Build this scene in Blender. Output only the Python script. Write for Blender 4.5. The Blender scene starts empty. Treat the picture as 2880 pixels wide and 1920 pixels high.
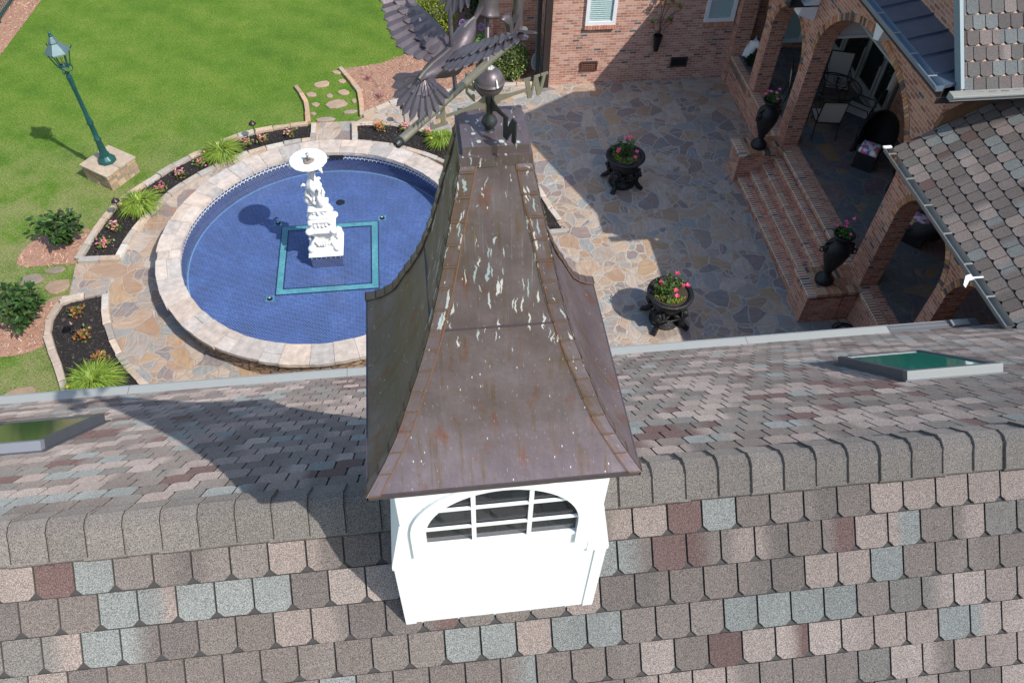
import bpy, math, random
import numpy as np
from mathutils import Vector, Matrix
from mathutils.geometry import tessellate_polygon
random.seed(7); rng = np.random.default_rng(11)
PI = math.pi
scene = bpy.context.scene
COL = scene.collection

# ------------------------------------------------------------------ camera
cam = bpy.data.cameras.new('camera'); camo = bpy.data.objects.new('camera', cam); COL.objects.link(camo)
cam.sensor_width = 36; cam.lens = 27.8; cam.clip_start = 0.05; cam.clip_end = 2000
_x, _u, _b = (0.99278, -0.118045, 0.021276), (0.077272, 0.765093, 0.639267), (-0.09174, -0.633008, 0.76869)
camo.matrix_world = Matrix(((_x[0], _u[0], _b[0], 0), (_x[1], _u[1], _b[1], 0), (_x[2], _u[2], _b[2], 11.6), (0, 0, 0, 1)))
scene.camera = camo
# ------------------------------------------------------------------ sky, sun, exposure
L = Vector((-0.67, 0.595, -1.0)).normalized()
ELEV = math.asin(-L.z); AZ = math.atan2(-L.x, -L.y)
w = bpy.data.worlds.new('World'); scene.world = w; w.use_nodes = True
nt = w.node_tree; sky = nt.nodes.new('ShaderNodeTexSky'); sky.sky_type = 'NISHITA'; sky.sun_disc = False
sky.sun_elevation = ELEV; sky.sun_rotation = AZ; sky.air_density = 1.0; sky.dust_density = 1.0; sky.ozone_density = .0; sky.air_density = 1.2
bg = nt.nodes['Background']; nt.links.new(sky.outputs[0], bg.inputs[0]); bg.inputs[1].default_value = 0.15
sl = bpy.data.lights.new('sun', 'SUN'); sl.energy = 3.25; sl.angle = math.radians(0.5); sl.color = (1.0, 0.965, 0.90)
so = bpy.data.objects.new('sun', sl); COL.objects.link(so); so.rotation_euler = L.to_track_quat('-Z', 'Y').to_euler()
scene.view_settings.view_transform = 'Standard'; scene.view_settings.look = 'None'
scene.view_settings.exposure = 0.70; scene.view_settings.gamma = 1.0

# ------------------------------------------------------------------ mesh builder
class MB:
    def __init__(s): s.v = []; s.f = []; s.c = []; s.col = (1, 1, 1); s.uvs = {}
    def vs(s, pts, col=None):
        i = len(s.v); s.v.extend([tuple(map(float, p)) for p in pts]); s.c.extend([col or s.col] * len(pts)); return i
    def face(s, pts, col=None):
        i = s.vs(pts, col); s.f.append(tuple(range(i, i + len(pts))))
    def box(s, x0, x1, y0, y1, z0, z1, col=None, M=None):
        p = [(x, y, z) for z in (z0, z1) for y in (y0, y1) for x in (x0, x1)]
        if M is not None: p = [tuple(M @ Vector(q)) for q in p]
        i = s.vs(p, col)
        for q in ((0, 2, 3, 1), (4, 5, 7, 6), (0, 1, 5, 4), (2, 6, 7, 3), (0, 4, 6, 2), (1, 3, 7, 5)): s.f.append(tuple(i + k for k in q))
    def prism(s, poly, z0, z1, col=None, M=None):
        n = len(poly); tr = (lambda q: tuple(M @ Vector(q))) if M is not None else (lambda q: q)
        i = s.vs([tr((x, y, z0)) for x, y in poly] + [tr((x, y, z1)) for x, y in poly], col)
        for k in range(n): s.f.append((i + k, i + (k + 1) % n, i + n + (k + 1) % n, i + n + k))
        for t in tessellate_polygon([[Vector((x, y, 0)) for x, y in poly]]):
            s.f.append((i + t[0], i + t[1], i + t[2])); s.f.append((i + n + t[0], i + n + t[1], i + n + t[2]))
    def sheet(s, poly, z, col=None):
        i = s.vs([(x, y, z) for x, y in poly], col)
        for t in tessellate_polygon([[Vector((x, y, 0)) for x, y in poly]]):
            a, b, c = [Vector(s.v[i + k]) for k in t]
            s.f.append(tuple(i + k for k in (t if (b - a).cross(c - a).z > 0 else (t[0], t[2], t[1]))))
    def lathe(s, prof, c=(0, 0, 0), n=24, col=None, M=None, a0=0, a1=2 * PI, rf=None):
        full = abs(a1 - a0 - 2 * PI) < 1e-6; m = n if full else n + 1; i = len(s.v)
        P = []
        for r, z in prof:
            for k in range(m):
                a = a0 + (a1 - a0) * k / n; rr = r * (rf(a, z) if rf else 1)
                q = Vector((rr * math.cos(a), rr * math.sin(a), z))
                if M is not None: q = M @ q
                P.append((q[0] + c[0], q[1] + c[1], q[2] + c[2]))
        s.vs(P, col)
        for j in range(len(prof) - 1):
            for k in range(n):
                k2 = (k + 1) % m
                s.f.append((i + j * m + k, i + j * m + k2, i + (j + 1) * m + k2, i + (j + 1) * m + k))
    def tube(s, pts, rad, n=8, col=None, caps=True):
        pts = [Vector(p) for p in pts]; rad = rad if hasattr(rad, '__len__') else [rad] * len(pts)
        i = len(s.v); up = Vector((0.13, 0.21, 0.97)); P = []
        for k, p in enumerate(pts):
            t = (pts[min(k + 1, len(pts) - 1)] - pts[max(k - 1, 0)]).normalized()
            a = t.cross(up)
            if a.length < 1e-3: a = t.cross(Vector((1, 0, 0)))
            a.normalize(); b = t.cross(a).normalized()
            r = rad[k]; r = r if hasattr(r, '__len__') else (r, r)
            for j in range(n):
                an = 2 * PI * j / n; P.append(p + a * math.cos(an) * r[0] + b * math.sin(an) * r[1])
        s.vs(P, col)
        for k in range(len(pts) - 1):
            for j in range(n):
                j2 = (j + 1) % n; s.f.append((i + k * n + j, i + k * n + j2, i + (k + 1) * n + j2, i + (k + 1) * n + j))
        if caps: s.f.append(tuple(range(i, i + n))); e = i + (len(pts) - 1) * n; s.f.append(tuple(range(e, e + n)))
    def blob(s, c, r, n=10, col=None, M=None, jit=0.0):
        rr = r if hasattr(r, '__len__') else (r, r, r); i = len(s.v); P = []
        for j in range(n // 2 + 1):
            th = PI * j / (n // 2)
            for k in range(n):
                a = 2 * PI * k / n; q = Vector((math.sin(th) * math.cos(a) * rr[0], math.sin(th) * math.sin(a) * rr[1], math.cos(th) * rr[2]))
                if jit and 0 < j < n // 2: q *= 1 + random.uniform(-jit, jit)
                if M is not None: q = M @ q
                P.append((q[0] + c[0], q[1] + c[1], q[2] + c[2]))
        s.vs(P, col)
        for j in range(n // 2):
            for k in range(n):
                k2 = (k + 1) % n; s.f.append((i + j * n + k, i + (j + 1) * n + k, i + (j + 1) * n + k2, i + j * n + k2))
    def np(s, V, F, C):
        i = len(s.v); s.v.extend(map(tuple, V.tolist())); s.f.extend([tuple(int(a) + i for a in f) for f in F]); s.c.extend(map(tuple, C.tolist()))

def root_of(o):
    while o is not None and o.parent is not None: o = o.parent
    return o
def build(mb, name, mat, parent=None, org=None, smooth=False, uv=True):
    """org: world point taken as origin; with a parent, vertices are given relative to org (default: the root's location)"""
    if org is None: org = Vector(root_of(parent).location) if (parent is not None and root_of(parent).get('_w')) else Vector((0, 0, 0))
    org = Vector(org)
    me = bpy.data.meshes.new(name)
    V = np.array(mb.v, dtype=np.float64).reshape(-1, 3)
    me.from_pydata((V - np.array(org)).tolist(), [], mb.f)
    ca = me.color_attributes.new('Col', 'FLOAT_COLOR', 'POINT')
    C = np.ones((len(mb.v), 4), dtype=np.float32); C[:, :3] = np.array(mb.c, dtype=np.float32).reshape(-1, 3); ca.data.foreach_set('color', C.ravel())
    if uv:
        me.update(); ul = me.uv_layers.new(name='UVMap'); n = len(me.loops)
        li = np.empty(n, dtype=np.int32); me.loops.foreach_get('vertex_index', li)
        pn = np.empty(len(me.polygons) * 3); me.polygons.foreach_get('normal', pn); pn = pn.reshape(-1, 3)
        lt = np.empty(len(me.polygons), dtype=np.int32); me.polygons.foreach_get('loop_total', lt)
        N = np.abs(np.repeat(pn, lt, axis=0)); P = V[li]
        uvv = np.where((N[:, 2] > 0.72)[:, None], P[:, [0, 1]], np.where((N[:, 0] > N[:, 1])[:, None], P[:, [1, 2]], P[:, [0, 2]]))
        ul.data.foreach_set('uv', uvv.astype(np.float32).ravel())
    if smooth: me.polygons.foreach_set('use_smooth', [True] * len(me.polygons))
    me.materials.append(mat)
    o = bpy.data.objects.new(name, me); COL.objects.link(o)
    if parent is not None: o.parent = parent
    else: o.location = org
    return o
def thing(name, label, cat, loc=(0, 0, 0), rz=0, group=None, world=False):
    o = bpy.data.objects.new(name, None); COL.objects.link(o); o.location = loc; o.rotation_euler = (0, 0, rz); o.empty_display_size = .1
    o['label'] = label; o['category'] = cat
    if group: o['group'] = group
    if world: o['_w'] = 1
    return o
def tag(o, label, cat, group=None):
    o['label'] = label; o['category'] = cat
    if group: o['group'] = group
    return o
def kind(o, k, label=None, cat=None):
    o['kind'] = k
    if label: o['label'] = label
    if cat: o['category'] = cat
    return o
def kids(o): return [c for c in COL.objects if c.parent == o]
def dup(root, loc, rz=0, label=None, scale=None):
    r = root.copy(); COL.objects.link(r); r.location = loc; r.rotation_euler = (0, 0, rz)
    if label: r['label'] = label
    if scale: r.scale = (scale,) * 3
    for ch in kids(root):
        c = ch.copy(); COL.objects.link(c); c.parent = r
        for g in kids(ch):
            d = g.copy(); COL.objects.link(d); d.parent = c
    return r

# ------------------------------------------------------------------ materials
def nmat(name):
    m = bpy.data.materials.new(name); m.use_nodes = True; t = m.node_tree; return m, t, t.nodes['Principled BSDF']
class NB:
    def __init__(s, t): s.t = t
    def __call__(s, typ, ins=None, **kw):
        n = s.t.nodes.new('ShaderNode' + typ)
        for k, v in kw.items(): setattr(n, k, v)
        for k, v in (ins or {}).items():
            if hasattr(v, 'is_linked') or isinstance(v, bpy.types.NodeSocket): s.t.links.new(v, n.inputs[k])
            else: n.inputs[k].default_value = v
        return n
    def math(s, op, a, b=0.0, c=None):
        i = {0: a, 1: b}
        if c is not None: i[2] = c
        return s('Math', i, operation=op).outputs[0]
    def mix(s, f, a, b, mode='MIX'):
        n = s.t.nodes.new('ShaderNodeMix'); n.data_type = 'RGBA'; n.blend_type = mode
        for k, v in ((0, f), (6, a), (7, b)):
            if isinstance(v, bpy.types.NodeSocket): s.t.links.new(v, n.inputs[k])
            else: n.inputs[k].default_value = v if k == 0 else (tuple(v) + (1,))[:4]
        return n.outputs[2]
    def ramp(s, f, stops, interp='LINEAR'):
        n = s.t.nodes.new('ShaderNodeValToRGB'); s.t.links.new(f, n.inputs[0]); cr = n.color_ramp; cr.interpolation = interp
        while len(cr.elements) < len(stops): cr.elements.new(0.5)
        for e, (p, c) in zip(cr.elements, stops): e.position = p; e.color = tuple(c) + (1,) if len(c) == 3 else c
        return n.outputs[0]
    def ss(s, f, lo, hi):
        n = s('MapRange', {0: f, 1: lo, 2: hi, 3: 0.0, 4: 1.0}, interpolation_type='SMOOTHSTEP'); return n.outputs[0]
    def noise(s, vec, sc, det=3, rough=.55, out=0):
        i = {'Scale': sc, 'Detail': det, 'Roughness': rough}
        if vec is not None: i['Vector'] = vec
        return s('TexNoise', i).outputs[out]
    def mapp(s, vec, scale=(1, 1, 1), rot=(0, 0, 0), loc=(0, 0, 0)):
        return s('Mapping', {'Vector': vec, 'Scale': scale, 'Rotation': rot, 'Location': loc}).outputs[0]
    def bump(s, h, st=.3, d=.01): return s('Bump', {'Height': h, 'Strength': st, 'Distance': d}).outputs[0]
G3 = lambda a: (a, a, a)
def m_plain(name, c, rough=.6, metal=0, noise=None, nsc=8, bump=0, bsc=60, spec=.5, vcol=False, coat=0, bd=.004):
    m, t, p = nmat(name); b = NB(t); co = b('TexCoord').outputs['Object']
    base = b('VertexColor', layer_name='Col').outputs[0] if vcol else None
    if vcol and c: base = b.mix(1.0, base, c, 'MULTIPLY')
    if noise:
        n = b.noise(co, nsc, 5, .6); f = b.math('MULTIPLY_ADD', n, 2 * noise, 1 - noise)
        cc = b('CombineColor', {0: f, 1: f, 2: f}).outputs[0]
        base = b.mix(1.0, base if base else b('RGB').outputs[0], cc, 'MULTIPLY')
        if not vcol: base.node.inputs[6].links[0].from_node.outputs[0].default_value = tuple(c) + (1,)
    if base: t.links.new(base, p.inputs['Base Color'])
    else: p.inputs['Base Color'].default_value = tuple(c) + (1,)
    p.inputs['Roughness'].default_value = rough; p.inputs['Metallic'].default_value = metal
    p.inputs['Specular IOR Level'].default_value = spec; p.inputs['Coat Weight'].default_value = coat
    if bump: t.links.new(b.bump(b.noise(co, bsc, 4), bump, bd), p.inputs['Normal'])
    return m
def m_flag(name, pal, mortar, sc=2.6, off=(0, 0, 0), stain=.35, rough=.75, mw=.03):
    m, t, p = nmat(name); b = NB(t); co = b.mapp(b('TexCoord').outputs['Object'], loc=off)
    wn = b.noise(co, 1.3, 2, .5, 1); wn2 = b.noise(co, 9, 2, .5, 1)
    v = b('VectorMath', {0: wn, 1: G3(.5)}, operation='SUBTRACT').outputs[0]; v = b('VectorMath', {0: v, 'Scale': .55}, operation='SCALE').outputs[0]
    v2 = b('VectorMath', {0: wn2, 1: G3(.5)}, operation='SUBTRACT').outputs[0]; v2 = b('VectorMath', {0: v2, 'Scale': .05}, operation='SCALE').outputs[0]
    q = b('VectorMath', {0: co, 1: v}, operation='ADD').outputs[0]; q = b('VectorMath', {0: q, 1: v2}, operation='ADD').outputs[0]
    def vor(scale, feat): return b('TexVoronoi', {'Vector': q, 'Scale': scale, 'Randomness': 1.0}, feature=feat, voronoi_dimensions='2D')
    A = vor(sc, 'F1').outputs['Color']; B = vor(sc * 1.9, 'F1').outputs['Color']
    dA = b.math('MULTIPLY', vor(sc, 'DISTANCE_TO_EDGE').outputs[0], 1 / sc); dB = b.math('MULTIPLY', vor(sc * 1.9, 'DISTANCE_TO_EDGE').outputs[0], 1 / (sc * 1.9))
    sA = b('SeparateColor', {0: A}).outputs; sB = b('SeparateColor', {0: B}).outputs
    sel = b.math('GREATER_THAN', sA[2], .55)
    r = b.mix(sel, A, B); rs = b('SeparateColor', {0: r}).outputs
    dsel = b.math('MINIMUM', dA, b.math('ADD', dB, b.math('MULTIPLY', b.math('SUBTRACT', 1.0, sel), 10.0)))
    edn = b.math('MULTIPLY_ADD', b.noise(co, 14, 3), mw * .9, mw * -.1)
    mask = b.ss(b.math('SUBTRACT', dsel, edn), 0.0, .010)
    col = b.ramp(rs[0], [(i / len(pal), c) for i, c in enumerate(pal)], 'CONSTANT')
    # cleft streaks, each stone its own direction, and rust stains
    st = b.noise(b.mapp(q, (3, 22, 1), (0, 0, .5)), 1.0, 5, .65); st2 = b.noise(b.mapp(q, (18, 4, 1), (0, 0, .2)), 1.0, 4, .6)
    sm = b.mix(b.math('GREATER_THAN', rs[1], .5), b('CombineColor', {0: st, 1: st, 2: st}).outputs[0], b('CombineColor', {0: st2, 1: st2, 2: st2}).outputs[0])
    fs = b.math('MULTIPLY_ADD', b('SeparateColor', {0: sm}).outputs[0], 1.1, .45)
    col = b.mix(1.0, col, b('CombineColor', {0: fs, 1: fs, 2: fs}).outputs[0], 'MULTIPLY')
    col = b.mix(b.math('MULTIPLY', b.ss(b.noise(co, 3.1, 4), .48, .72), stain), col, (.33, .17, .075))
    col = b.mix(b.math('MULTIPLY', b.ss(b.noise(co, 5.3, 5, .7), .52, .75), .5), col, (.36, .31, .27))
    mn = b.math('MULTIPLY_ADD', b.noise(co, 6, 4), .7, .62)
    mc = b.mix(1.0, mortar, b('CombineColor', {0: mn, 1: mn, 2: mn}).outputs[0], 'MULTIPLY')
    t.links.new(b.mix(mask, mc, col), p.inputs['Base Color']); p.inputs['Roughness'].default_value = rough
    h = b.math('ADD', b.math('MULTIPLY', mask, .8), b.math('MULTIPLY', b('SeparateColor', {0: sm}).outputs[0], .5))
    h = b.math('ADD', h, b.math('MULTIPLY', b.noise(co, 40, 3), .25))
    t.links.new(b.bump(h, .7, .012), p.inputs['Normal']); return m
def m_brick(name, tone=(1, 1, 1), bw=.19, rh=.066, dark=.02, mort=(.58, .50, .43), off=(0, 0)):
    m, t, p = nmat(name); b = NB(t); uv = b.mapp(b('TexCoord').outputs['UV'], loc=(off[0], off[1], 0))
    wn = b.noise(uv, 18, 2, .5, 1); v = b('VectorMath', {0: wn, 1: G3(.5)}, operation='SUBTRACT').outputs[0]
    q = b('VectorMath', {0: uv, 1: b('VectorMath', {0: v, 'Scale': .008}, operation='SCALE').outputs[0]}, operation='ADD').outputs[0]
    br = b('TexBrick', {'Vector': q, 'Color1': (0, 0, 0, 1), 'Color2': (1, 1, 1, 1), 'Mortar': (0, 0, 0, 1), 'Scale': 1.0, 'Mortar Size': .0065, 'Mortar Smooth': .25, 'Bias': 0.0, 'Brick Width': bw, 'Row Height': rh})
    k = lambda c: tuple(a * b_ for a, b_ in zip(c, tone))
    col = b.ramp(br.outputs[0], [(0, (.10, .09, .095)), (dark, k((.40, .17, .11))), (dark + .18, k((.46, .22, .15))), (dark + .36, k((.35, .135, .085))), (dark + .5, k((.50, .27, .19))), (dark + .68, k((.41, .19, .14))), (.9, k((.29, .12, .085)))], 'CONSTANT')
    n1 = b.noise(uv, 22, 5, .7); f = b.math('MULTIPLY_ADD', n1, .9, .55)
    col = b.mix(1.0, col, b('CombineColor', {0: f, 1: f, 2: f}).outputs[0], 'MULTIPLY')
    col = b.mix(b.math('MULTIPLY', b.ss(b.noise(uv, 7, 5, .7), .5, .8), .5), col, (.47, .36, .30))
    mo = b.mix(b.noise(uv, 3), mort, tuple(a * .7 for a in mort))
    t.links.new(b.mix(br.outputs[1], col, mo), p.inputs['Base Color']); p.inputs['Roughness'].default_value = .85
    h = b.math('SUBTRACT', b.math('MULTIPLY', n1, .35), br.outputs[1]); t.links.new(b.bump(h, .6, .006), p.inputs['Normal']); return m
def m_shingle():
    m, t, p = nmat('shingle'); b = NB(t); co = b('TexCoord').outputs['Object']
    c = b('VertexColor', layer_name='Col').outputs[0]
    g = b.noise(co, 190, 2, .7); g2 = b.noise(co, 75, 3, .7)
    f = b.math('MULTIPLY_ADD', b.ss(g, .40, .60), .95, .52); f = b.math('MULTIPLY', f, b.math('MULTIPLY_ADD', g2, .55, .37))
    c = b.mix(1.0, c, b('CombineColor', {0: f, 1: f, 2: f}).outputs[0], 'MULTIPLY')
    c = b.mix(b.math('MULTIPLY', b.ss(b.noise(co, 3.0, 5, .6), .45, .8), .22), c, (.10, .09, .085))
    t.links.new(c, p.inputs['Base Color']); p.inputs['Roughness'].default_value = .9; p.inputs['Specular IOR Level'].default_value = .25; p.inputs['Diffuse Roughness'].default_value = 1.0
    t.links.new(b.bump(b.math('ADD', g, g2), .5, .003), p.inputs['Normal']); return m
def m_lawn():
    m, t, p = nmat('lawn_grass'); b = NB(t); co = b('TexCoord').outputs['Object']
    big = b.noise(co, .35, 4, .6); mid = b.noise(co, 2.2, 5, .65); fine = b.noise(b.mapp(co, (16, 44, 16), (0, 0, .5)), 1, 4, .75); fine2 = b.noise(b.mapp(co, (50, 20, 20), (0, 0, -.35)), 1, 4, .75)
    st = b('TexWave', {'Vector': b.mapp(co, (1, 1, 1), (0, 0, math.radians(-52))), 'Scale': .28, 'Distortion': 1.2, 'Detail': 2.0, 'Detail Scale': .6}, wave_type='BANDS', bands_direction='X').outputs[1]
    f = b.math('ADD', b.math('MULTIPLY', mid, .55), b.math('MULTIPLY', st, .09)); f = b.math('ADD', f, b.math('MULTIPLY', big, .5))
    col = b.ramp(f, [(.30, (.062, .135, .013)), (.52, (.105, .200, .020)), (.72, (.160, .240, .034)), (.9, (.21, .26, .06))])
    # drier, paler turf to the left and near the stone base
    sx = b('SeparateXYZ', {0: co}).outputs
    dry = b.math('MULTIPLY', b.ss(sx[1], 19.0, 12.5), b.ss(b.noise(co, 1.1, 5, .7), .34, .62)); col = b.mix(b.math('MULTIPLY', dry, .8), col, (.27, .26, .11))
    dry2 = b.ss(b.noise(co, 5, 6, .75), .54, .74); col = b.mix(b.math('MULTIPLY', dry2, .5), col, (.25, .24, .09))
    spk = b.ss(b.noise(co, 28, 3, .7), .66, .76); col = b.mix(b.math('MULTIPLY', spk, .6), col, (.38, .36, .17))
    ff = b.math('MULTIPLY', b.math('ADD', fine, fine2), .5); ff = b.math('MULTIPLY_ADD', b.ss(ff, .36, .64), .95, .5)
    col = b.mix(1.0, col, b('CombineColor', {0: ff, 1: ff, 2: ff}).outputs[0], 'MULTIPLY')
    t.links.new(col, p.inputs['Base Color']); p.inputs['Roughness'].default_value = .8; p.inputs['Specular IOR Level'].default_value = .2
    t.links.new(b.bump(b.math('ADD', b.math('ADD', fine, fine2), b.noise(co, 30, 3)), 1.0, .03), p.inputs['Normal']); return m
def m_tile(name, bw, rh, ramp, mort, ms=.0035, big=.5):
    m, t, p = nmat(name); b = NB(t); uv = b('TexCoord').outputs['UV']
    br = b('TexBrick', {'Vector': uv, 'Color1': (0, 0, 0, 1), 'Color2': (1, 1, 1, 1), 'Mortar': (0, 0, 0, 1), 'Scale': 1.0, 'Mortar Size': ms, 'Mortar Smooth': .1, 'Bias': 0.0, 'Brick Width': bw, 'Row Height': rh})
    n = b.noise(uv, 1.6, 5, .65); f = b.math('ADD', b.math('MULTIPLY', br.outputs[0], 1 - big), b.math('MULTIPLY', b.ss(n, .3, .7), big))
    col = b.mix(br.outputs[1], b.ramp(f, ramp), mort)
    sp = b.ss(b.noise(uv, 5, 5, .75), .60, .78); col = b.mix(b.math('MULTIPLY', sp, .35), col, (.30, .42, .55))
    t.links.new(col, p.inputs['Base Color']); p.inputs['Roughness'].default_value = .3
    t.links.new(b.bump(b.math('SUBTRACT', 1.0, br.outputs[1]), .3, .002), p.inputs['Normal']); return m
def m_leaf(name, tint=(1, 1, 1), rough=.45, trans=.25):
    m, t, p = nmat(name); b = NB(t); c = b('VertexColor', layer_name='Col').outputs[0]
    c = b.mix(1.0, c, tint, 'MULTIPLY'); t.links.new(c, p.inputs['Base Color']); p.inputs['Roughness'].default_value = rough; p.inputs['Specular IOR Level'].default_value = .35
    tr = b('BsdfTranslucent', {'Color': c}); mx = b('MixShader', {0: trans, 1: p.outputs[0], 2: tr.outputs[0]})
    t.links.new(mx.outputs[0], t.nodes['Material Output'].inputs[0]); return m
def m_copper(name, front=1.0):
    """dark oxidised copper: rust-brown runs, grey bloom and bird droppings that follow the fall of the sheet (UV v)"""
    m, t, p = nmat(name); b = NB(t); uv = b('TexCoord').outputs['UV']
    big = b.noise(uv, 3.0, 5, .6); run = b.noise(b.mapp(uv, (26, 1.3, 1)), 1, 5, .65); run2 = b.noise(b.mapp(uv, (60, 3.0, 1), loc=(3, 1, 0)), 1, 4, .6)
    col = b.ramp(b.math('ADD', b.math('MULTIPLY', big, .6), b.math('MULTIPLY', run, .4)), [(.3, (.112, .080, .084)), (.5, (.155, .119, .130)), (.7, (.205, .170, .188))])
    br = b.math('MULTIPLY', b.ss(run, .47, .62), b.ss(b.noise(uv, 4.1, 4, .6), .40, .56)); col = b.mix(b.math('MULTIPLY', br, .7), col, (.12, .075, .045))
    rd = b.math('MULTIPLY', b.ss(b.noise(b.mapp(uv, (1.6, .8, 1), loc=(7, 2, 0)), 6.0, 5, .65), .54, .70), .65); col = b.mix(rd, col, (.17, .062, .035))
    sv = b('SeparateXYZ', {0: uv}).outputs[1]
    zone = b.math('MULTIPLY', b.ss(sv, .50, .85), b.math('MULTIPLY_ADD', b.ss(sv, 1.1, 1.3), -.45, 1.0))
    wv = b('VectorMath', {0: b.noise(uv, 14, 3, .6, 1), 1: G3(.5)}, operation='SUBTRACT').outputs[0]
    uvw = b('VectorMath', {0: uv, 1: b('VectorMath', {0: wv, 'Scale': .05}, operation='SCALE').outputs[0]}, operation='ADD').outputs[0]
    d1 = b('TexVoronoi', {'Vector': b.mapp(uvw, (85, 11, 1)), 'Scale': 1.0, 'Randomness': 1.0}, voronoi_dimensions='2D')
    hs = b('SeparateColor', {0: d1.outputs['Color']}).outputs
    th = b.math('MULTIPLY', b.math('MULTIPLY_ADD', zone, .27, .0), b.math('GREATER_THAN', hs[0], b.math('MULTIPLY_ADD', b.noise(uv, 3.5, 2), -1.1, 1.36)))
    dr = b.ss(b.math('SUBTRACT', b.math('ADD', d1.outputs[0], b.math('MULTIPLY', b.noise(b.mapp(uv, (110, 26, 1)), 1, 5, .8), .85)), b.math('MULTIPLY', th, b.math('MULTIPLY_ADD', hs[2], 1.7, .45))), .50, .30)
    dc = b.ramp(hs[1], [(0, (.56, .56, .53)), (.45, (.42, .47, .47)), (.75, (.29, .38, .38))], 'CONSTANT')
    sl1 = b.math('MULTIPLY', b.ss(b.noise(b.mapp(uv, (120, 2.2, 1), loc=(1, 4, 0)), 1, 3, .6), .60, .74), b.math('MULTIPLY', zone, b.ss(b.noise(uv, 6, 3), .45, .6))); col = b.mix(b.math('MULTIPLY', sl1, .45), col, (.42, .45, .44))
    col = b.mix(b.math('MULTIPLY', dr, .72), col, dc)
    d2 = b('TexVoronoi', {'Vector': b.mapp(uv, (60, 24, 1), loc=(5, 5, 0)), 'Scale': 1.0, 'Randomness': 1.0}, voronoi_dimensions='2D')
    s2 = b.math('MULTIPLY', b.ss(d2.outputs[0], .16, .08), b.math('GREATER_THAN', b('SeparateColor', {0: d2.outputs['Color']}).outputs[0], .975)); col = b.mix(s2, col, (.6, .6, .56))
    t.links.new(b.math('MULTIPLY_ADD', dr, -.5, .60), p.inputs['Metallic']); t.links.new(col, p.inputs['Base Color']); p.inputs['Specular IOR Level'].default_value = .5
    rr = b.math('MULTIPLY_ADD', big, .25, .34); t.links.new(rr, p.inputs['Roughness'])
    t.links.new(b.bump(b.math('ADD', b.math('MULTIPLY', big, 1.5), b.math('MULTIPLY', dr, .15)), .35, .02), p.inputs['Normal']); return m

M = {}
M['shingle'] = m_shingle()
M['lawn'] = m_lawn()
tan = [(.35, .25, .18), (.255, .20, .165), (.37, .28, .21), (.215, .165, .15), (.34, .23, .14), (.29, .245, .21), (.24, .235, .225), (.38, .31, .255), (.30, .20, .135), (.20, .17, .165), (.25, .25, .235)]
M['flag'] = m_flag('flagstone', tan, (.38, .33, .28), 2.6, stain=.32, mw=.024)
M['flag_ring'] = m_flag('flagstone_ring', tan, (.36, .29, .23), 2.1, (4, 2, 0), .55, mw=.018)
M['flag_porch'] = m_flag('slate_floor', [(.10, .12, .13), (.16, .12, .11), (.12, .135, .13), (.25, .15, .08), (.14, .10, .11), (.11, .12, .14), (.22, .17, .12)], (.17, .16, .15), 2.2, (1, 7, 0), .12, .6)
M['brick'] = m_brick('brick', (1.08, .98, .86)); M['brick_far'] = m_brick('brick_wall_pale', (1.08, 1.15, 1.2), dark=.02, mort=(.62, .55, .48))
M['brick_step'] = m_brick('brick_step', (1.15, .92, .75), bw=.20, rh=.068, mort=(.60, .52, .45), dark=.02)
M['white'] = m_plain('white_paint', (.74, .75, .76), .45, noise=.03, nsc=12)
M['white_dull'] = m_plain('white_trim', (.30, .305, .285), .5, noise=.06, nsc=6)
M['marble'] = m_plain('white_cast_stone', (.78, .78, .77), .6, noise=.05, nsc=20, bump=.3, bsc=50)
M['copper'] = m_copper('oxidised_copper')
M['copper2'] = m_plain('bird_copper', (.098, .080, .090), .42, .45, noise=.35, nsc=26, bump=.25, bsc=40)
M['pipe'] = m_plain('weathered_pipe', (.21, .193, .152), .42, .5, noise=.3, nsc=30)
M['darkmetal'] = m_plain('dark_metal', (.022, .024, .026), .42, .3, noise=.3, nsc=30)
M['iron'] = m_plain('cast_iron', (.018, .019, .021), .38, .4, noise=.45, nsc=25, bump=.9, bsc=55, bd=.012)
M['gutter'] = m_plain('gutter_metal', (.36, .36, .345), .38, .5, noise=.12, nsc=9)
M['gutter_dk'] = m_plain('gutter_dark', (.10, .095, .085), .5, .3, noise=.3)
M['blueroof'] = m_plain('blue_metal_roof', (.12, .155, .21), .33, .5, noise=.25, nsc=6)
M['lampgreen'] = m_plain('green_lamp_paint', (.012, .075, .072), .38, .2, noise=.35, nsc=25, bump=.4, bsc=60)
M['stone'] = m_plain('cut_stone', None, .8, vcol=True, noise=.4, nsc=9, bump=.7, bsc=26, bd=.012)
M['coping'] = m_plain('coping_stone', None, .8, vcol=True, noise=.5, nsc=7, bump=.8, bsc=16, bd=.015)
M['leaf'] = m_leaf('leaf'); M['petal'] = m_leaf('petal', (1, 1, 1), .5, .35)
M['bark'] = m_plain('bark', (.09, .065, .045), .9, noise=.4, nsc=20, bump=.8, bsc=30)
M['mulch'] = m_plain('dark_mulch', (.016, .013, .012), .95, noise=.7, nsc=40, bump=1.0, bsc=50, bd=.03)
M['straw'] = m_plain('straw_mulch', (.34, .19, .13), .95, noise=.55, nsc=45, bump=1.0, bsc=50, bd=.02)
M['chip'] = m_plain('chip', None, .9, vcol=True)
M['tile'] = m_tile('pool_mosaic', .056, .034, [(.0, (.008, .014, .075)), (.35, (.014, .032, .155)), (.65, (.028, .058, .235)), (1, (.07, .12, .33))], (.30, .37, .53), .0034)
M['tile_wall'] = m_tile('pool_wall_mosaic', .056, .034, [(.0, (.012, .014, .06)), (.5, (.02, .035, .14)), (1, (.05, .07, .24))], (.30, .33, .44), .0034)
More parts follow.
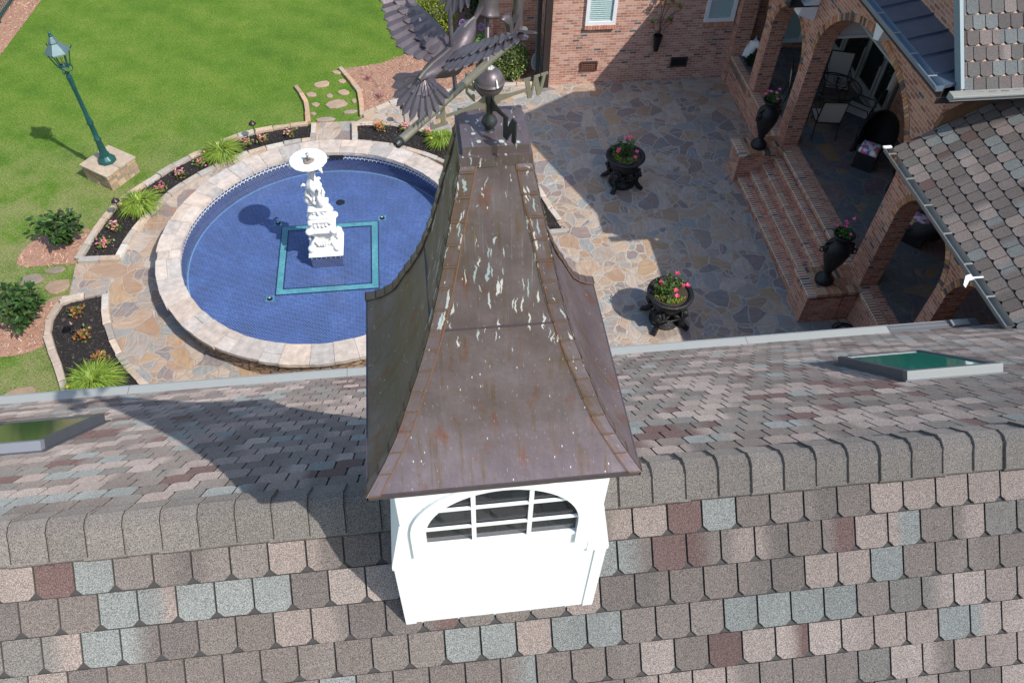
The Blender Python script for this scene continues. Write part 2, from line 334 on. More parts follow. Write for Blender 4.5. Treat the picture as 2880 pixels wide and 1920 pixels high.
M['tile_band'] = m_tile('waterline_tile', .095, .062, [(.0, (.012, .015, .05)), (.6, (.03, .05, .12)), (1, (.07, .10, .16))], (.55, .57, .60), .010, .2)
M['teal'] = m_tile('teal_mosaic', .046, .023, [(0, (.03, .16, .19)), (.5, (.06, .27, .30)), (1, (.16, .42, .42))], (.30, .48, .52), .0022)
M['grout'] = m_plain('pale_grout', (.20, .36, .50), .5)
M['terracotta'] = m_plain('terracotta', (.40, .16, .09), .8, noise=.2)
M['wicker'] = m_plain('black_wicker', (.010, .010, .012), .5, bump=1.0, bsc=70, bd=.01)
M['sling'] = m_plain('beige_sling', (.46, .42, .37), .8, bump=.2, bsc=200)
M['brown'] = m_plain('brown_flashing', (.17, .085, .045), .5, .2, noise=.25)
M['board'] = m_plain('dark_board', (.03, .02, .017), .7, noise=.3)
M['soil'] = m_plain('potting_soil', (.045, .032, .02), .95, noise=.5, nsc=50, bump=1, bsc=60, bd=.02)
M['blind'] = m_plain('window_blind', (.42, .56, .55), .6)
def m_glass(name, tint, rough=.03, t_amt=.25):
    m, t, p = nmat(name); p.inputs['Base Color'].default_value = tuple(tint) + (1,); p.inputs['Roughness'].default_value = rough
    p.inputs['Specular IOR Level'].default_value = .8
    b = NB(t); tr = b('BsdfTransparent'); mx = b('MixShader', {0: t_amt, 1: p.outputs[0], 2: tr.outputs[0]})
    t.links.new(mx.outputs[0], t.nodes['Material Output'].inputs[0]); return m
M['glass'] = m_glass('window_glass', (.015, .022, .025), .02, .55)
M['glass_dk'] = m_glass('door_glass', (.010, .016, .016), .04, 0.1)
M['glass_green'] = m_glass('skylight_glass', (.03, .20, .14), .06, 0.0)
M['glass_green2'] = m_glass('skylight_glass_mossy', (.035, .075, .025), .10, 0.0)
def m_clear(name):
    m, t, p = nmat(name); b = NB(t); tr = b('BsdfTransparent'); gl = b('BsdfGlossy', {'Roughness': .03}); fr = b('LayerWeight', {'Blend': .5}); fr = b.math('MULTIPLY_ADD', b.math('POWER', fr.outputs[1], 4.0), .6, .04)
    mx = b('MixShader', {0: fr, 1: tr.outputs[0], 2: gl.outputs[0]}); t.links.new(mx.outputs[0], t.nodes['Material Output'].inputs[0]); return m
M['clear'] = m_clear('clear_glass')
def m_water():
    m, t, p = nmat('pool_water'); b = NB(t); co = b('TexCoord').outputs['Object']
    bp = b.bump(b.noise(co, 3.5, 3, .5), .05, .05)
    tr = b('BsdfTransparent', {'Color': (.86, .93, .97, 1)}); gl = b('BsdfGlossy', {'Roughness': .02, 'Normal': bp}); fr = b('Fresnel', {'IOR': 1.33, 'Normal': bp})
    mx = b('MixShader', {0: fr.outputs[0], 1: tr.outputs[0], 2: gl.outputs[0]}); t.links.new(mx.outputs[0], t.nodes['Material Output'].inputs[0]); return m
M['water'] = m_water()
def m_rubble():
    m, t, p = nmat('dry_stack_stone'); b = NB(t); uv = b('TexCoord').outputs['UV']
    wn = b.noise(uv, 5, 2, .5, 1); v = b('VectorMath', {0: wn, 1: G3(.5)}, operation='SUBTRACT').outputs[0]
    q = b('VectorMath', {0: uv, 1: b('VectorMath', {0: v, 'Scale': .06}, operation='SCALE').outputs[0]}, operation='ADD').outputs[0]; q = b.mapp(q, (5.2, 13, 1))
    V1 = b('TexVoronoi', {'Vector': q, 'Scale': 1.0}, feature='F1', voronoi_dimensions='2D'); V2 = b('TexVoronoi', {'Vector': q, 'Scale': 1.0}, feature='DISTANCE_TO_EDGE', voronoi_dimensions='2D')
    r = b('SeparateColor', {0: V1.outputs['Color']}).outputs[0]
    col = b.ramp(r, [(0, (.30, .20, .12)), (.2, (.22, .15, .10)), (.4, (.36, .25, .16)), (.6, (.26, .20, .15)), (.8, (.33, .19, .11))], 'CONSTANT')
    n = b.noise(b.mapp(uv, (12, 40, 1)), 1, 5, .7); f = b.math('MULTIPLY_ADD', n, 1.1, .45); col = b.mix(1.0, col, b('CombineColor', {0: f, 1: f, 2: f}).outputs[0], 'MULTIPLY')
    e = b.ss(V2.outputs[0], .02, .10); t.links.new(b.mix(e, (.05, .035, .025), col), p.inputs['Base Color']); p.inputs['Roughness'].default_value = .85
    t.links.new(b.bump(b.math('ADD', e, b.math('MULTIPLY', n, .6)), .9, .03), p.inputs['Normal']); return m
M['rubble'] = m_rubble()
def m_floral():
    m, t, p = nmat('floral_fabric'); b = NB(t); co = b('TexCoord').outputs['Object']
    q = b('VectorMath', {0: co, 1: b('VectorMath', {0: b.noise(co, 12, 2, .5, 1), 'Scale': .08}, operation='SCALE').outputs[0]}, operation='ADD').outputs[0]
    V1 = b('TexVoronoi', {'Vector': q, 'Scale': 13.0}); r = b('SeparateColor', {0: V1.outputs['Color']}).outputs[0]
    col = b.ramp(r, [(0, (.80, .14, .30)), (.16, (.78, .78, .76)), (.40, (.30, .55, .08)), (.52, (.10, .14, .45)), (.62, (.80, .78, .80)), (.80, (.85, .35, .45)), (.92, (.40, .18, .45))], 'CONSTANT')
    t.links.new(col, p.inputs['Base Color']); p.inputs['Roughness'].default_value = .8; return m
M['floral'] = m_floral()

def cyl_uv(o, cx, cy, r):
    me = o.data; ul = me.uv_layers[0]
    for pl in me.polygons:
        aa = [math.atan2(me.vertices[me.loops[l].vertex_index].co[1] + o.location[1] - cy, me.vertices[me.loops[l].vertex_index].co[0] + o.location[0] - cx) for l in pl.loop_indices]
        if max(aa) - min(aa) > PI: aa = [a + 2 * PI if a < 0 else a for a in aa]
        for l, a in zip(pl.loop_indices, aa): ul.data[l].uv = (a * r, me.vertices[me.loops[l].vertex_index].co[2])
def arc(c, r, a0, a1, n): return [(c[0] + r * math.cos(math.radians(a0 + (a1 - a0) * i / n)), c[1] + r * math.sin(math.radians(a0 + (a1 - a0) * i / n))) for i in range(n + 1)]
def resample(pts, step):
    out = [Vector(pts[0])]; acc = 0
    for a, b_ in zip(pts[:-1], pts[1:]):
        a = Vector(a); b_ = Vector(b_); l = (b_ - a).length; d = step - acc
        while d <= l: out.append(a.lerp(b_, d / l)); d += step
        acc = l - (d - step)
    if (out[-1] - Vector(pts[-1])).length > step * .3: out.append(Vector(pts[-1]))
    return out
def smooth_poly(pts, it=2):
    for _ in range(it):
        q = [pts[0]]
        for a, b_ in zip(pts[:-1], pts[1:]): q += [(a[0] * .75 + b_[0] * .25, a[1] * .75 + b_[1] * .25), (a[0] * .25 + b_[0] * .75, a[1] * .25 + b_[1] * .75)]
        pts = q + [pts[-1]]
    return pts

# ================================================================== GROUND
mb = MB(); mb.sheet([(-300, -250), (300, -250), (300, 350), (-300, 350)], 0.0); kind(build(mb, 'lawn', M['lawn']), 'structure', 'mown green lawn')
PC = (-2.2, 12.1)
mb = MB(); mb.sheet([(-1.6, 16.93), (-.86, 17.5), (.29, 17.87), (1.47, 18.12), (3.3, 18.15), (8.6, 18.15), (8.6, 5.2), (-5.0, 5.2), (-5.0, 9.0), (-2.2, 12.1)], .006)
kind(build(mb, 'patio', M['flag']), 'structure', 'flagstone patio')
mb = MB(); a1 = arc((-2.22, 12.1), 4.3, 0, 360, 96); a0 = arc((-2.15, 12.2), 3.1, 0, 360, 96)
for k in range(96):
    i = mb.vs([(*a0[k], .014), (*a1[k], .014), (*a1[k + 1], .014), (*a0[k + 1], .014)]); mb.f.append((i, i + 1, i + 2, i + 3))
mb.sheet([(-2.66, 16.0), (-1.62, 16.0), (-1.62, 16.95), (-2.66, 16.95)], .010)
mb.sheet([(-6.2, 11.55), (-6.2, 12.5), (-7.24, 12.5), (-7.16, 11.5)], .010)
kind(build(mb, 'walkway', M['flag_ring']), 'structure', 'ring walkway of flagstone')

CST = [(.42, .36, .30), (.36, .33, .30), (.44, .35, .27), (.40, .31, .23), (.45, .41, .36), (.33, .28, .24)]
def kerb(pts, name_label, cat='stone edging', h=.10, w_=.13, col=CST, step=.42):
    mb = MB(); P = resample(pts, step)
    for a, b_ in zip(P[:-1], P[1:]):
        d = (b_ - a); l = d.length
        if l < .05: continue
        d.normalize(); n = Vector((-d.y, d.x)); hh = h + random.uniform(-.008, .012); ww = w_ / 2 + random.uniform(-.008, .008)
        c = random.choice(col); f = random.uniform(.85, 1.15); c = tuple(x * f for x in c); g = .006
        a2 = a + d * g; b2 = b_ - d * g
        q = [a2 - n * ww, b2 - n * (ww + random.uniform(-.008, .008)), b2 + n * ww, a2 + n * (ww + random.uniform(-.008, .008))]
        q = [(p.x, p.y) for p in q]; e = .012; cc = Vector((sum(x for x, y in q) / 4, sum(y for x, y in q) / 4))
        i = mb.vs([(x, y, 0) for x, y in q] + [(x, y, hh - e) for x, y in q] + [(x + (cc.x - x) * .05, y + (cc.y - y) * .09, hh + random.uniform(-.003, .003)) for x, y in q], c)
        for r0 in (0, 4):
            for k in range(4): mb.f.append((i + r0 + k, i + r0 + (k + 1) % 4, i + r0 + 4 + (k + 1) % 4, i + r0 + 4 + k))
        mb.f.append((i + 8, i + 9, i + 10, i + 11))
    o = build(mb, 'stone_edging', M['stone'], org=(pts[0][0], pts[0][1], 0)); tag(o, name_label, cat, 'stone edgings of the garden beds'); return o
def inpoly(x, y, P):
    r = False; n = len(P)
    for i in range(n):
        (x0, y0), (x1, y1) = P[i], P[(i + 1) % n]
        if (y0 > y) != (y1 > y) and x < (x1 - x0) * (y - y0) / (y1 - y0) + x0: r = not r
    return r
def chips(polys, n, z, cols, ln=(.03, .07), wd=(.008, .02), name='mulch', label='bark mulch', mat=None):
    mb = MB(); cnt = 0; boxes = [(min(p[0] for p in P), max(p[0] for p in P), min(p[1] for p in P), max(p[1] for p in P)) for P in polys]
    ar = np.array([(b_[1] - b_[0]) * (b_[3] - b_[2]) for b_ in boxes]); pr = ar / ar.sum()
    while cnt < n:
        k = int(rng.choice(len(polys), p=pr)); b_ = boxes[k]; x = random.uniform(b_[0], b_[1]); y = random.uniform(b_[2], b_[3])
        if not inpoly(x, y, polys[k]): continue
        cnt += 1; a = random.uniform(0, PI); l = random.uniform(*ln) / 2; ww = random.uniform(*wd) / 2; t = random.uniform(-.5, .5); r = random.uniform(-.6, .6)
        dx, dy = math.cos(a), math.sin(a); zz = z + random.uniform(.004, .022); c = random.choice(cols); f = random.uniform(.6, 1.4)
        mb.face([(x - dx * l - dy * ww, y - dy * l + dx * ww, zz - t * l - r * ww), (x + dx * l - dy * ww, y + dy * l + dx * ww, zz + t * l - r * ww), (x + dx * l + dy * ww, y + dy * l - dx * ww, zz + t * l + r * ww), (x - dx * l + dy * ww, y - dy * l - dx * ww, zz - t * l + r * ww)], tuple(v * f for v in c))
    return kind(build(mb, name, M['chip'], uv=False), 'stuff', label, 'mulch')
# dark-mulched ring beds
bedNW_out = [(-7.18, 12.55), (-7.05, 13.25), (-6.88, 13.9), (-6.7, 14.35), (-6.25, 14.87), (-5.71, 15.5), (-5.13, 15.99), (-4.25, 16.57), (-3.4, 16.78), (-2.69, 16.85)]
bedNW_in = arc((-2.3, 12.08), 4.12, 95, 174, 22)
bedNW = bedNW_out + bedNW_in
bedSW_out = [(-6.45, 11.5), (-6.9, 11.5), (-7.25, 11.4), (-7.36, 10.9), (-7.28, 10.45), (-6.95, 9.8), (-6.6, 9.04), (-6.5, 7.8)]
bedSW_in = arc((-2.2, 12.1), 4.28, 188, 245, 18)
bedSW = bedSW_out + [(-4.2, 7.6)] + bedSW_in[::-1][1:]
bedNE_out = [(-1.6, 16.78), (-1.0, 16.76), (-.6, 16.65), (.07, 16.35), (.8, 15.95), (1.35, 15.5)]
bedNE_in = arc((-2.25, 12.05), 4.02, 47, 81, 12)
bedNE = bedNE_out + bedNE_in
bedE_out = [(1.75, 15.05), (2.43, 14.25), (2.65, 13.35), (2.92, 12.49)]
bedE_in = [(2.3, 12.47)] + arc((-2.25, 12.05), 4.12, 6, 36, 12)
bedE = bedE_out + bedE_in
bedSE = [(2.84, 11.3), (2.84, 10.6), (2.3, 9.4), (1.5, 8.6), (1.0, 8.9), (1.7, 10.1), (1.9, 11.3)]
mb = MB()
for P in (bedNW, bedSW, bedNE, bedE, bedSE): mb.sheet(P, .032)
kind(build(mb, 'mulch', M['mulch']), 'stuff', 'dark bark mulch of the ring beds', 'mulch')
chips([bedNW, bedSW, bedNE, bedE, bedSE], 9000, .032, [(.022, .018, .017), (.035, .028, .026), (.012, .010, .010), (.075, .055, .045), (.03, .02, .018)], name='bark_chips', label='dark bark chips on the ring beds')
kerb(bedNW_in[::-1][:], 'curved grey stone edging between the ring walk and the upper left flower bed')
kerb(bedNW_out, 'long curved stone edging between lawn and upper left flower bed', col=[(.44, .34, .25), (.42, .31, .22), (.38, .33, .28)])
kerb([(-7.18, 12.55), (-6.35, 12.5)], 'short stone edging closing the upper left bed beside the west path')
kerb([(-2.62, 16.86), (-2.62, 16.12)], 'short stone edging closing the upper left bed beside the stepping stone path')
kerb(bedSW_in, 'curved pale stone edging between the ring walk and the lower left bed')
kerb(bedSW_out[1:], 'wavy stone edging between lawn and lower left bed', col=[(.42, .33, .24), (.38, .30, .24), (.45, .38, .31)])
kerb([(-7.25, 11.42), (-6.43, 11.56)], 'short stone edging closing the lower left bed beside the west path')
kerb(bedNE_in[::-1], 'curved stone edging between ring walk and the mulch bed left of the cupola top')
kerb(bedNE_out, 'stone edging along the far side of the mulch bed left of the cupola top', h=.05)
kerb([(-1.64, 16.8), (-1.62, 16.02)], 'short stone edging at the left end of the mulch bed below the bird')
kerb(bedE_out, 'straight stone edging on the patio side of the bed right of the cupola', h=.05)
kerb(bedE_in[1:], 'curved stone edging between the ring walk and the bed right of the cupola', h=.05)
kerb([(2.92, 12.45), (2.2, 12.43)], 'short pale stone edging closing the bed right of the cupola')
kerb([(1.92, 11.33), (2.86, 11.33), (2.86, 10.6), (2.3, 9.4), (1.5, 8.55), (1.0, 8.85), (1.68, 10.1), (1.88, 11.3)], 'stone edging of the bed tucked behind the right side of the cupola', h=.05)
# straw beds
strawN = [(-1.45, 17.12), (-1.52, 18.05), (-1.75, 18.7), (-2.03, 19.3), (-1.4, 19.42), (-1.0, 19.5), (-.36, 19.85), (-.11, 20.9), (-.3, 24), (1.2, 26), (3.3, 26), (3.3, 18.17), (1.47, 18.17), (.29, 17.92), (-.86, 17.55)]
strawWa = smooth_poly([(-7.15, 13.5), (-7.6, 13.72), (-8.1, 13.5), (-8.4, 13.1), (-8.46, 12.65), (-8.3, 12.48), (-7.25, 12.5)])
strawWb = smooth_poly([(-7.3, 11.45), (-7.9, 11.5), (-8.5, 11.5), (-9.2, 11.2), (-9.3, 10.3), (-8.1, 10.1), (-7.62, 10.16), (-7.34, 10.3)])
strawF = [(-13.5, 14), (-11.35, 14), (-11.12, 18.5), (-11.0, 20.7), (-10.68, 23.7), (-10.3, 28), (-13.5, 30)]
mb = MB()
for P in (strawN, strawWa, strawWb, strawF): mb.sheet(P, .007)
kind(build(mb, 'straw_mulch', M['straw']), 'stuff', 'reddish pine straw around shrubs and fence', 'mulch')
chips([strawN, strawWa, strawWb, [(-11.4, 18.5), (-11.0, 20.7), (-10.68, 23.7), (-10.5, 25), (-12, 25), (-12, 18.5)]], 15000, .006, [(.48, .30, .22), (.36, .20, .14), (.56, .38, .29), (.26, .14, .10), (.46, .25, .17)], (.05, .12), (.005, .012), 'pine_straw', 'reddish pine straw litter')
kerb([(-3.15, 18.55), (-3.0, 18.2), (-2.86, 17.9), (-2.8, 17.4), (-2.76, 16.9)], 'bent orange stone edging on the left of the stepping stone path', h=.08, w_=.11, col=[(.42, .27, .17), (.38, .26, .18)])
kerb([(-2.04, 19.32), (-1.75, 18.7), (-1.5, 18.1), (-1.45, 17.1)], 'stone edging between stepping stone path and straw bed', h=.08, w_=.11, col=[(.42, .27, .17), (.40, .30, .22)])
kerb([(-1.45, 17.1), (-.86, 17.55), (.29, 17.9), (1.47, 18.14), (2.3, 18.16), (3.25, 18.14)], 'pale stone edging between the patio and the straw bed under the bird', h=.07)
# stepping stones
def flat_stone(cx, cy, rx, ry, rot, label, grp, col):
    mb = MB(); n = random.choice((7, 8, 9)); pts = []
    for k in range(n):
        a = 2 * PI * k / n + random.uniform(-.2, .2); r = random.uniform(.86, 1.08); x, y = rx * r * math.cos(a), ry * r * math.sin(a)
        pts.append((x * math.cos(rot) - y * math.sin(rot), x * math.sin(rot) + y * math.cos(rot)))
    i = mb.vs([(x, y, 0) for x, y in pts] + [(x, y, .022) for x, y in pts] + [(x * .93, y * .93, .032) for x, y in pts], col)
    for r0 in (0, n):
        for k in range(n): mb.f.append((i + r0 + k, i + r0 + (k + 1) % n, i + r0 + n + (k + 1) % n, i + r0 + n + k))
    mb.f.append(tuple(range(i + 2 * n, i + 3 * n)))
    o = build(mb, 'stepping_stone', M['stone']); o.location = (cx, cy, 0); return tag(o, label, 'stepping stone', grp)
SS = [(-2.5, 18.62, .23, .14, .3, 'large pinkish stepping stone at the far left end of the grassy path'), (-2.74, 18.17, .15, .10, 0, 'small stone at the left edge of the grassy path behind the long stone'),
      (-2.62, 17.72, .10, .09, 0, 'small round stone near the bent orange edging'), (-2.1, 17.70, .27, .19, .1, 'biggest squarish stone in the middle of the grassy path'),
      (-2.36, 17.05, .24, .10, .05, 'wide flat stone at the near end of the grassy path'), (-2.28, 18.08, .09, .08, 0, 'fist sized stone just behind the biggest path stone'),
      (-1.93, 18.2, .17, .12, -.2, 'reddish stone at the right of the grassy path behind the biggest one'), (-1.66, 17.8, .07, .09, 0, 'small stone against the right edging of the grassy path'),
      (-1.75, 17.33, .19, .08, .1, 'narrow stone lying at the right near the walkway'), (-1.98, 18.72, .11, .09, 0, 'small stone by the far right corner of the grassy path'),
      (-2.66, 17.33, .07, .06, 0, 'smallest stone by the left edging of the grassy path'), (-2.12, 19.15, .14, .08, -.3, 'farthest narrow stone where the grassy path meets the lawn')]
for (x, y, rx, ry, ro, lb) in SS: flat_stone(x, y, rx, ry, ro, lb, 'stepping stones of the grassy path', random.choice([(.33, .23, .17), (.30, .22, .18), (.36, .25, .17)]))
for (x, y, rx, ry, ro, lb) in [(-7.45, 11.85, .27, .22, .2, 'large grey brown slab of the west path beside the walkway'), (-8.0, 12.1, .25, .18, 0, 'mossy slab at the outer left of the west path'), (-7.6, 12.33, .22, .1, .1, 'narrow orange slab along the top of the west path'),
      (-7.35, 11.5, .2, .08, .2, 'thin stone at the lower edge of the west path'), (-7.98, 11.68, .18, .12, .3, 'rough stone of the west path nearest the lower leafy shrub'), (-7.5, 9.15, .33, .22, .5, 'lone flat pinkish stone in the lawn above the gutter at the left')]:
    flat_stone(x, y, rx, ry, ro, lb, 'flat stones west of the ring', random.choice([(.21, .155, .11), (.27, .185, .12), (.20, .16, .12)]))

# ================================================================== POOL
pc = (-2.15, 12.2)
pool = thing('fountain_pool', 'round raised pool lined with blue mosaic and capped by pale stone', 'pool', (*pc, 0), world=True)
CP = [(.46, .39, .335), (.43, .375, .335), (.50, .42, .36), (.45, .375, .32), (.40, .36, .33), (.48, .385, .315)]
mb = MB(); NS = 46; a = 0; cuts = [2 * PI * k / NS + random.uniform(-.028, .028) for k in range(NS)]
for k in range(NS):
    aa0, aa1 = cuts[k] + .0012, (cuts[(k + 1) % NS] + (2 * PI if k == NS - 1 else 0)) - .0012
    sk = 0; split = random.random() < .45; rm = random.uniform(2.93, 3.07)
    for (ri, ro) in (((2.80, rm - .004), (rm + .004, 3.26)) if split else ((2.80, 3.26),)):
        c = random.choice(CP); f = random.uniform(.88, 1.12); c = tuple(x * f for x in c); z = .55 + random.uniform(-.006, .006); n = 3; rj = random.uniform(-.02, .02) if ro > 3.2 else 0
        ring = []
        for j in range(n + 1):
            an = aa0 + (aa1 - aa0) * j / n; jr = random.uniform(-.008, .008); ring.append(((ri + (jr if ri < 2.85 else 0)) , (ro + rj + jr), an))
        P0 = [(pc[0] + ri_ * math.cos(an), pc[1] + ri_ * math.sin(an)) for ri_, ro_, an in ring] + [(pc[0] + ro_ * math.cos(an + sk), pc[1] + ro_ * math.sin(an + sk)) for ri_, ro_, an in ring][::-1]
        mb.prism(P0, .475, z, c)
mb.col = (.33, .28, .24)
for k in range(96):
    q = [(pc[0] + r_ * math.cos(2 * PI * j / 96), pc[1] + r_ * math.sin(2 * PI * j / 96)) for j in (k, k + 1) for r_ in (2.81, 3.24)]; i = mb.vs([(*q[0], .538), (*q[1], .538), (*q[3], .538), (*q[2], .538)]); mb.f.append((i, i + 1, i + 2, i + 3))
build(mb, 'coping', M['coping'], pool)
def ring_wall(r, z0, z1, n=96, inward=False):
    mb = MB()
    for k in range(n):
        p = [(pc[0] + r * math.cos(2 * PI * q / n), pc[1] + r * math.sin(2 * PI * q / n)) for q in (k, k + 1)]
        f = [(*p[0], z0), (*p[1], z0), (*p[1], z1), (*p[0], z1)]; mb.face(f[::-1] if inward else f)
    return mb
o = build(ring_wall(3.17, 0, .49), 'stone_wall', M['rubble'], pool); cyl_uv(o, 0, 0, 3.17)
mb = ring_wall(2.845, .02, .35, inward=True); o = build(mb, 'tile_wall', M['tile_wall'], pool); cyl_uv(o, 0, 0, 2.8)
o = build(ring_wall(2.835, .325, .485, inward=True), 'waterline_tile_band', M['tile_band'], pool); cyl_uv(o, 0, 0, 2.8)
mb = MB(); mb.sheet([(pc[0] + 2.85 * math.cos(2 * PI * k / 96), pc[1] + 2.85 * math.sin(2 * PI * k / 96)) for k in range(96)], .018); build(mb, 'pool_floor', M['tile'], pool)
mb = MB()
for k in range(96):
    q = [(pc[0] + r_ * math.cos(2 * PI * j / 96), pc[1] + r_ * math.sin(2 * PI * j / 96), .021) for j in (k, k + 1) for r_ in (2.79, 2.812)]; mb.face([q[0], q[1], q[3], q[2]])
build(mb, 'grout_line', M['grout'], pool)
sx0, sx1, sy0, sy1 = -3.14, -1.12, 11.2, 13.19
mb = MB(); t_ = .125
for r_ in ((sx0, sx1, sy0, sy0 + t_), (sx0, sx1, sy1 - t_, sy1), (sx0, sx0 + t_, sy0 + t_, sy1 - t_), (sx1 - t_, sx1, sy0 + t_, sy1 - t_)): mb.sheet([(r_[0], r_[2]), (r_[1], r_[2]), (r_[1], r_[3]), (r_[0], r_[3])], .026)
build(mb, 'teal_border', M['teal'], pool)
mb = MB(); e = .022
for x0, x1, y0, y1 in ((sx0 - e, sx1 + e, sy0 - e, sy1 + e), ): 
    for r_ in ((x0, x1, y0, y0 + e), (x0, x1, y1 - e, y1), (x0, x0 + e, y0 + e, y1 - e), (x1 - e, x1, y0 + e, y1 - e)): mb.sheet([(r_[0], r_[2]), (r_[1], r_[2]), (r_[1], r_[3]), (r_[0], r_[3])], .024)
x0, x1, y0, y1 = sx0 + t_, sx1 - t_, sy0 + t_, sy1 - t_
for r_ in ((x0, x1, y0, y0 + e), (x0, x1, y1 - e, y1), (x0, x0 + e, y0 + e, y1 - e), (x1 - e, x1, y0 + e, y1 - e)): mb.sheet([(r_[0], r_[2]), (r_[1], r_[2]), (r_[1], r_[3]), (r_[0], r_[3])], .029)
build(mb, 'dark_border_line', m_plain('dark_line_tile', (.008, .03, .06), .3), pool)
for (x, y) in ((-3.24, 13.32), (-1.02, 13.28), (-3.25, 11.1), (-1.02, 11.1)):
    mb = MB(); mb.sheet([(x - .08, y - .07), (x + .08, y - .07), (x + .08, y + .07), (x - .08, y + .07)], .025); pl = build(mb, 'corner_tile', M['teal'], pool)
    mb = MB(); mb.lathe([(.0, .06), (.04, .057), (.045, .03), (.06, .027)], (x, y, 0), 12); build(mb, 'pool_light', M['darkmetal'], pl); mb = MB(); mb.lathe([(0, .064), (.02, .062)], (x, y, 0), 10); build(mb, 'light_lens', M['white'], pl)
mb = MB(); mb.lathe([(0, .03), (.085, .03), (.10, .022)], (-1.93, 13.89, 0), 16); build(mb, 'drain', M['darkmetal'], pool)
mb = MB(); mb.box(-2.13, -1.83, 15.0, 15.022, .36, .46); build(mb, 'skimmer_opening', M['darkmetal'], pool)
mb = MB(); mb.sheet([(pc[0] + 2.834 * math.cos(2 * PI * k / 96), pc[1] + 2.834 * math.sin(2 * PI * k / 96)) for k in range(96)], .33)
kind(build(mb, 'pool_water', M['water']), 'structure', 'clear pool water')

# ================================================================== FOUNTAIN
fx, fy = -2.13, 12.2
ftn = thing('fountain', 'white cast stone fountain with swans, scrolls and a wide bowl rising from the blue pool', 'fountain', (fx, fy, 0), world=True)
mb = MB(); mb.box(fx - .31, fx + .31, fy - .31, fy + .31, .02, .31); build(mb, 'tiled_plinth', M['tile_wall'], ftn)
mb = MB(); mb.box(fx - .315, fx + .315, fy - .315, fy + .315, .262, .325); build(mb, 'plinth_tile_band', M['tile_band'], ftn)
def ngon(n, rot): return lambda a, z: math.cos(PI / n) / math.cos(((a + rot) % (2 * PI / n)) - PI / n)
sq = ngon(4, PI / 4)
mb = MB(); r2 = math.sqrt(2) * 1.0
def sqlathe(prof): mb.lathe([(r * r2, z) for r, z in prof], (fx, fy, 0), 32, rf=sq)
sqlathe([(.0, .325), (.335, .325), (.345, .35), (.325, .375), (.335, .40), (.29, .43), (.27, .50), (.25, .52), (.0, .525)])
build(mb, 'base', M['marble'], ftn)
# four corner scroll brackets with shells between, then the urn-shaped upper blocks
mb = MB(); sqlathe([(.17, .50), (.15, .6), (.15, .75), (.24, .86), (.27, .90), (.25, .94), (.22, .97), (.20, 1.10), (.235, 1.14), (.22, 1.18), (0, 1.19)])
for k in range(4):
    an = PI / 4 + k * PI / 2; d = Vector((math.cos(an), math.sin(an), 0)); c = Vector((fx, fy, 0))
    pts = []
    for j in range(15):
        t = j / 14; rr = .36 - .14 * math.sin(t * PI) * .9 - .04 * t; pts.append(c + d * rr + Vector((0, 0, .47 + t * .50)))
    mb.tube(pts, [.055 + .02 * math.sin(j / 14 * PI * 3) for j in range(15)], 8)
    for (rr, zz, s_) in ((.36, .50, .085), (.335, .93, .08), (.27, 1.12, .06)): mb.blob(tuple(c + d * rr + Vector((0, 0, zz))), (s_, s_, s_ * .9), 10)
    an2 = k * PI / 2; d2 = Vector((math.cos(an2), math.sin(an2), 0)); tn = Vector((-d2.y, d2.x, 0))
    for j in range(5):
        o_ = (j - 2) * .05; mb.tube([c + d2 * .24 + Vector((0, 0, .53)) + tn * o_ * .4, c + d2 * .285 + Vector((0, 0, .62)) + tn * o_, c + d2 * .27 + Vector((0, 0, .70)) + tn * o_ * 1.4], [.02, .03, .022], 6)
    for j in range(4): mb.blob(tuple(c + d2 * .215 + tn * (-.11 + .075 * j) + Vector((0, 0, 1.04 + .02 * (j % 2)))), (.03, .03, .05), 8)
build(mb, 'scroll_tier', M['marble'], ftn, smooth=True)
mb = MB(); sqlathe([(.19, 1.18), (.215, 1.22), (.19, 1.26), (.16, 1.30), (.17, 1.36), (.20, 1.40), (.18, 1.43), (.12, 1.45), (.0, 1.46)])
for k in range(12):
    an = k * PI / 6; mb.blob((fx + .175 * math.cos(an), fy + .175 * math.sin(an), 1.33), (.035, .035, .065), 8)
build(mb, 'carved_tier', M['marble'], ftn, smooth=True)
for k in range(3):
    an = -PI / 2 + k * 2 * PI / 3 + .55; d = Vector((math.cos(an), math.sin(an), 0)); c = Vector((fx, fy, 0)); mb = MB()
    body = [c + d * .02 + Vector((0, 0, 1.42)), c + d * .11 + Vector((0, 0, 1.47)), c + d * .17 + Vector((0, 0, 1.58)), c + d * .165 + Vector((0, 0, 1.70)), c + d * .13 + Vector((0, 0, 1.80)), c + d * .145 + Vector((0, 0, 1.89)), c + d * .19 + Vector((0, 0, 1.92)), c + d * .225 + Vector((0, 0, 1.89)), c + d * .245 + Vector((0, 0, 1.845))]
    mb.tube(body, [.04, .075, .085, .05, .032, .027, .03, .02, .007], 10)
    for sd in (-1, 1):
        tn = Vector((-d.y, d.x, 0)) * sd
        for f_ in range(5):
            r0 = c + d * .09 + tn * .045 + Vector((0, 0, 1.50)); tip = r0 + tn * (.07 + .012 * f_) - d * (.02 * f_) + Vector((0, 0, .11 + .055 * f_ * .6)); mb.tube([r0, r0.lerp(tip, .5) + tn * .02, tip], [.028, .032, .008], 6)
    build(mb, 'swan', M['marble'], ftn, smooth=True)
mb = MB()   # draped figure stem
mb.lathe([(.06, 1.42), (.10, 1.52), (.085, 1.66), (.10, 1.76), (.135, 1.84), (.145, 1.90), (.12, 1.97), (.085, 2.03), (.062, 2.10), (.07, 2.16), (.055, 2.24), (.045, 2.30), (.06, 2.36), (.09, 2.40)], (fx, fy, 0), 28, rf=lambda a, z: 1 + .09 * math.sin(7 * a + z * 14) * (1 if z < 2.2 else .3))
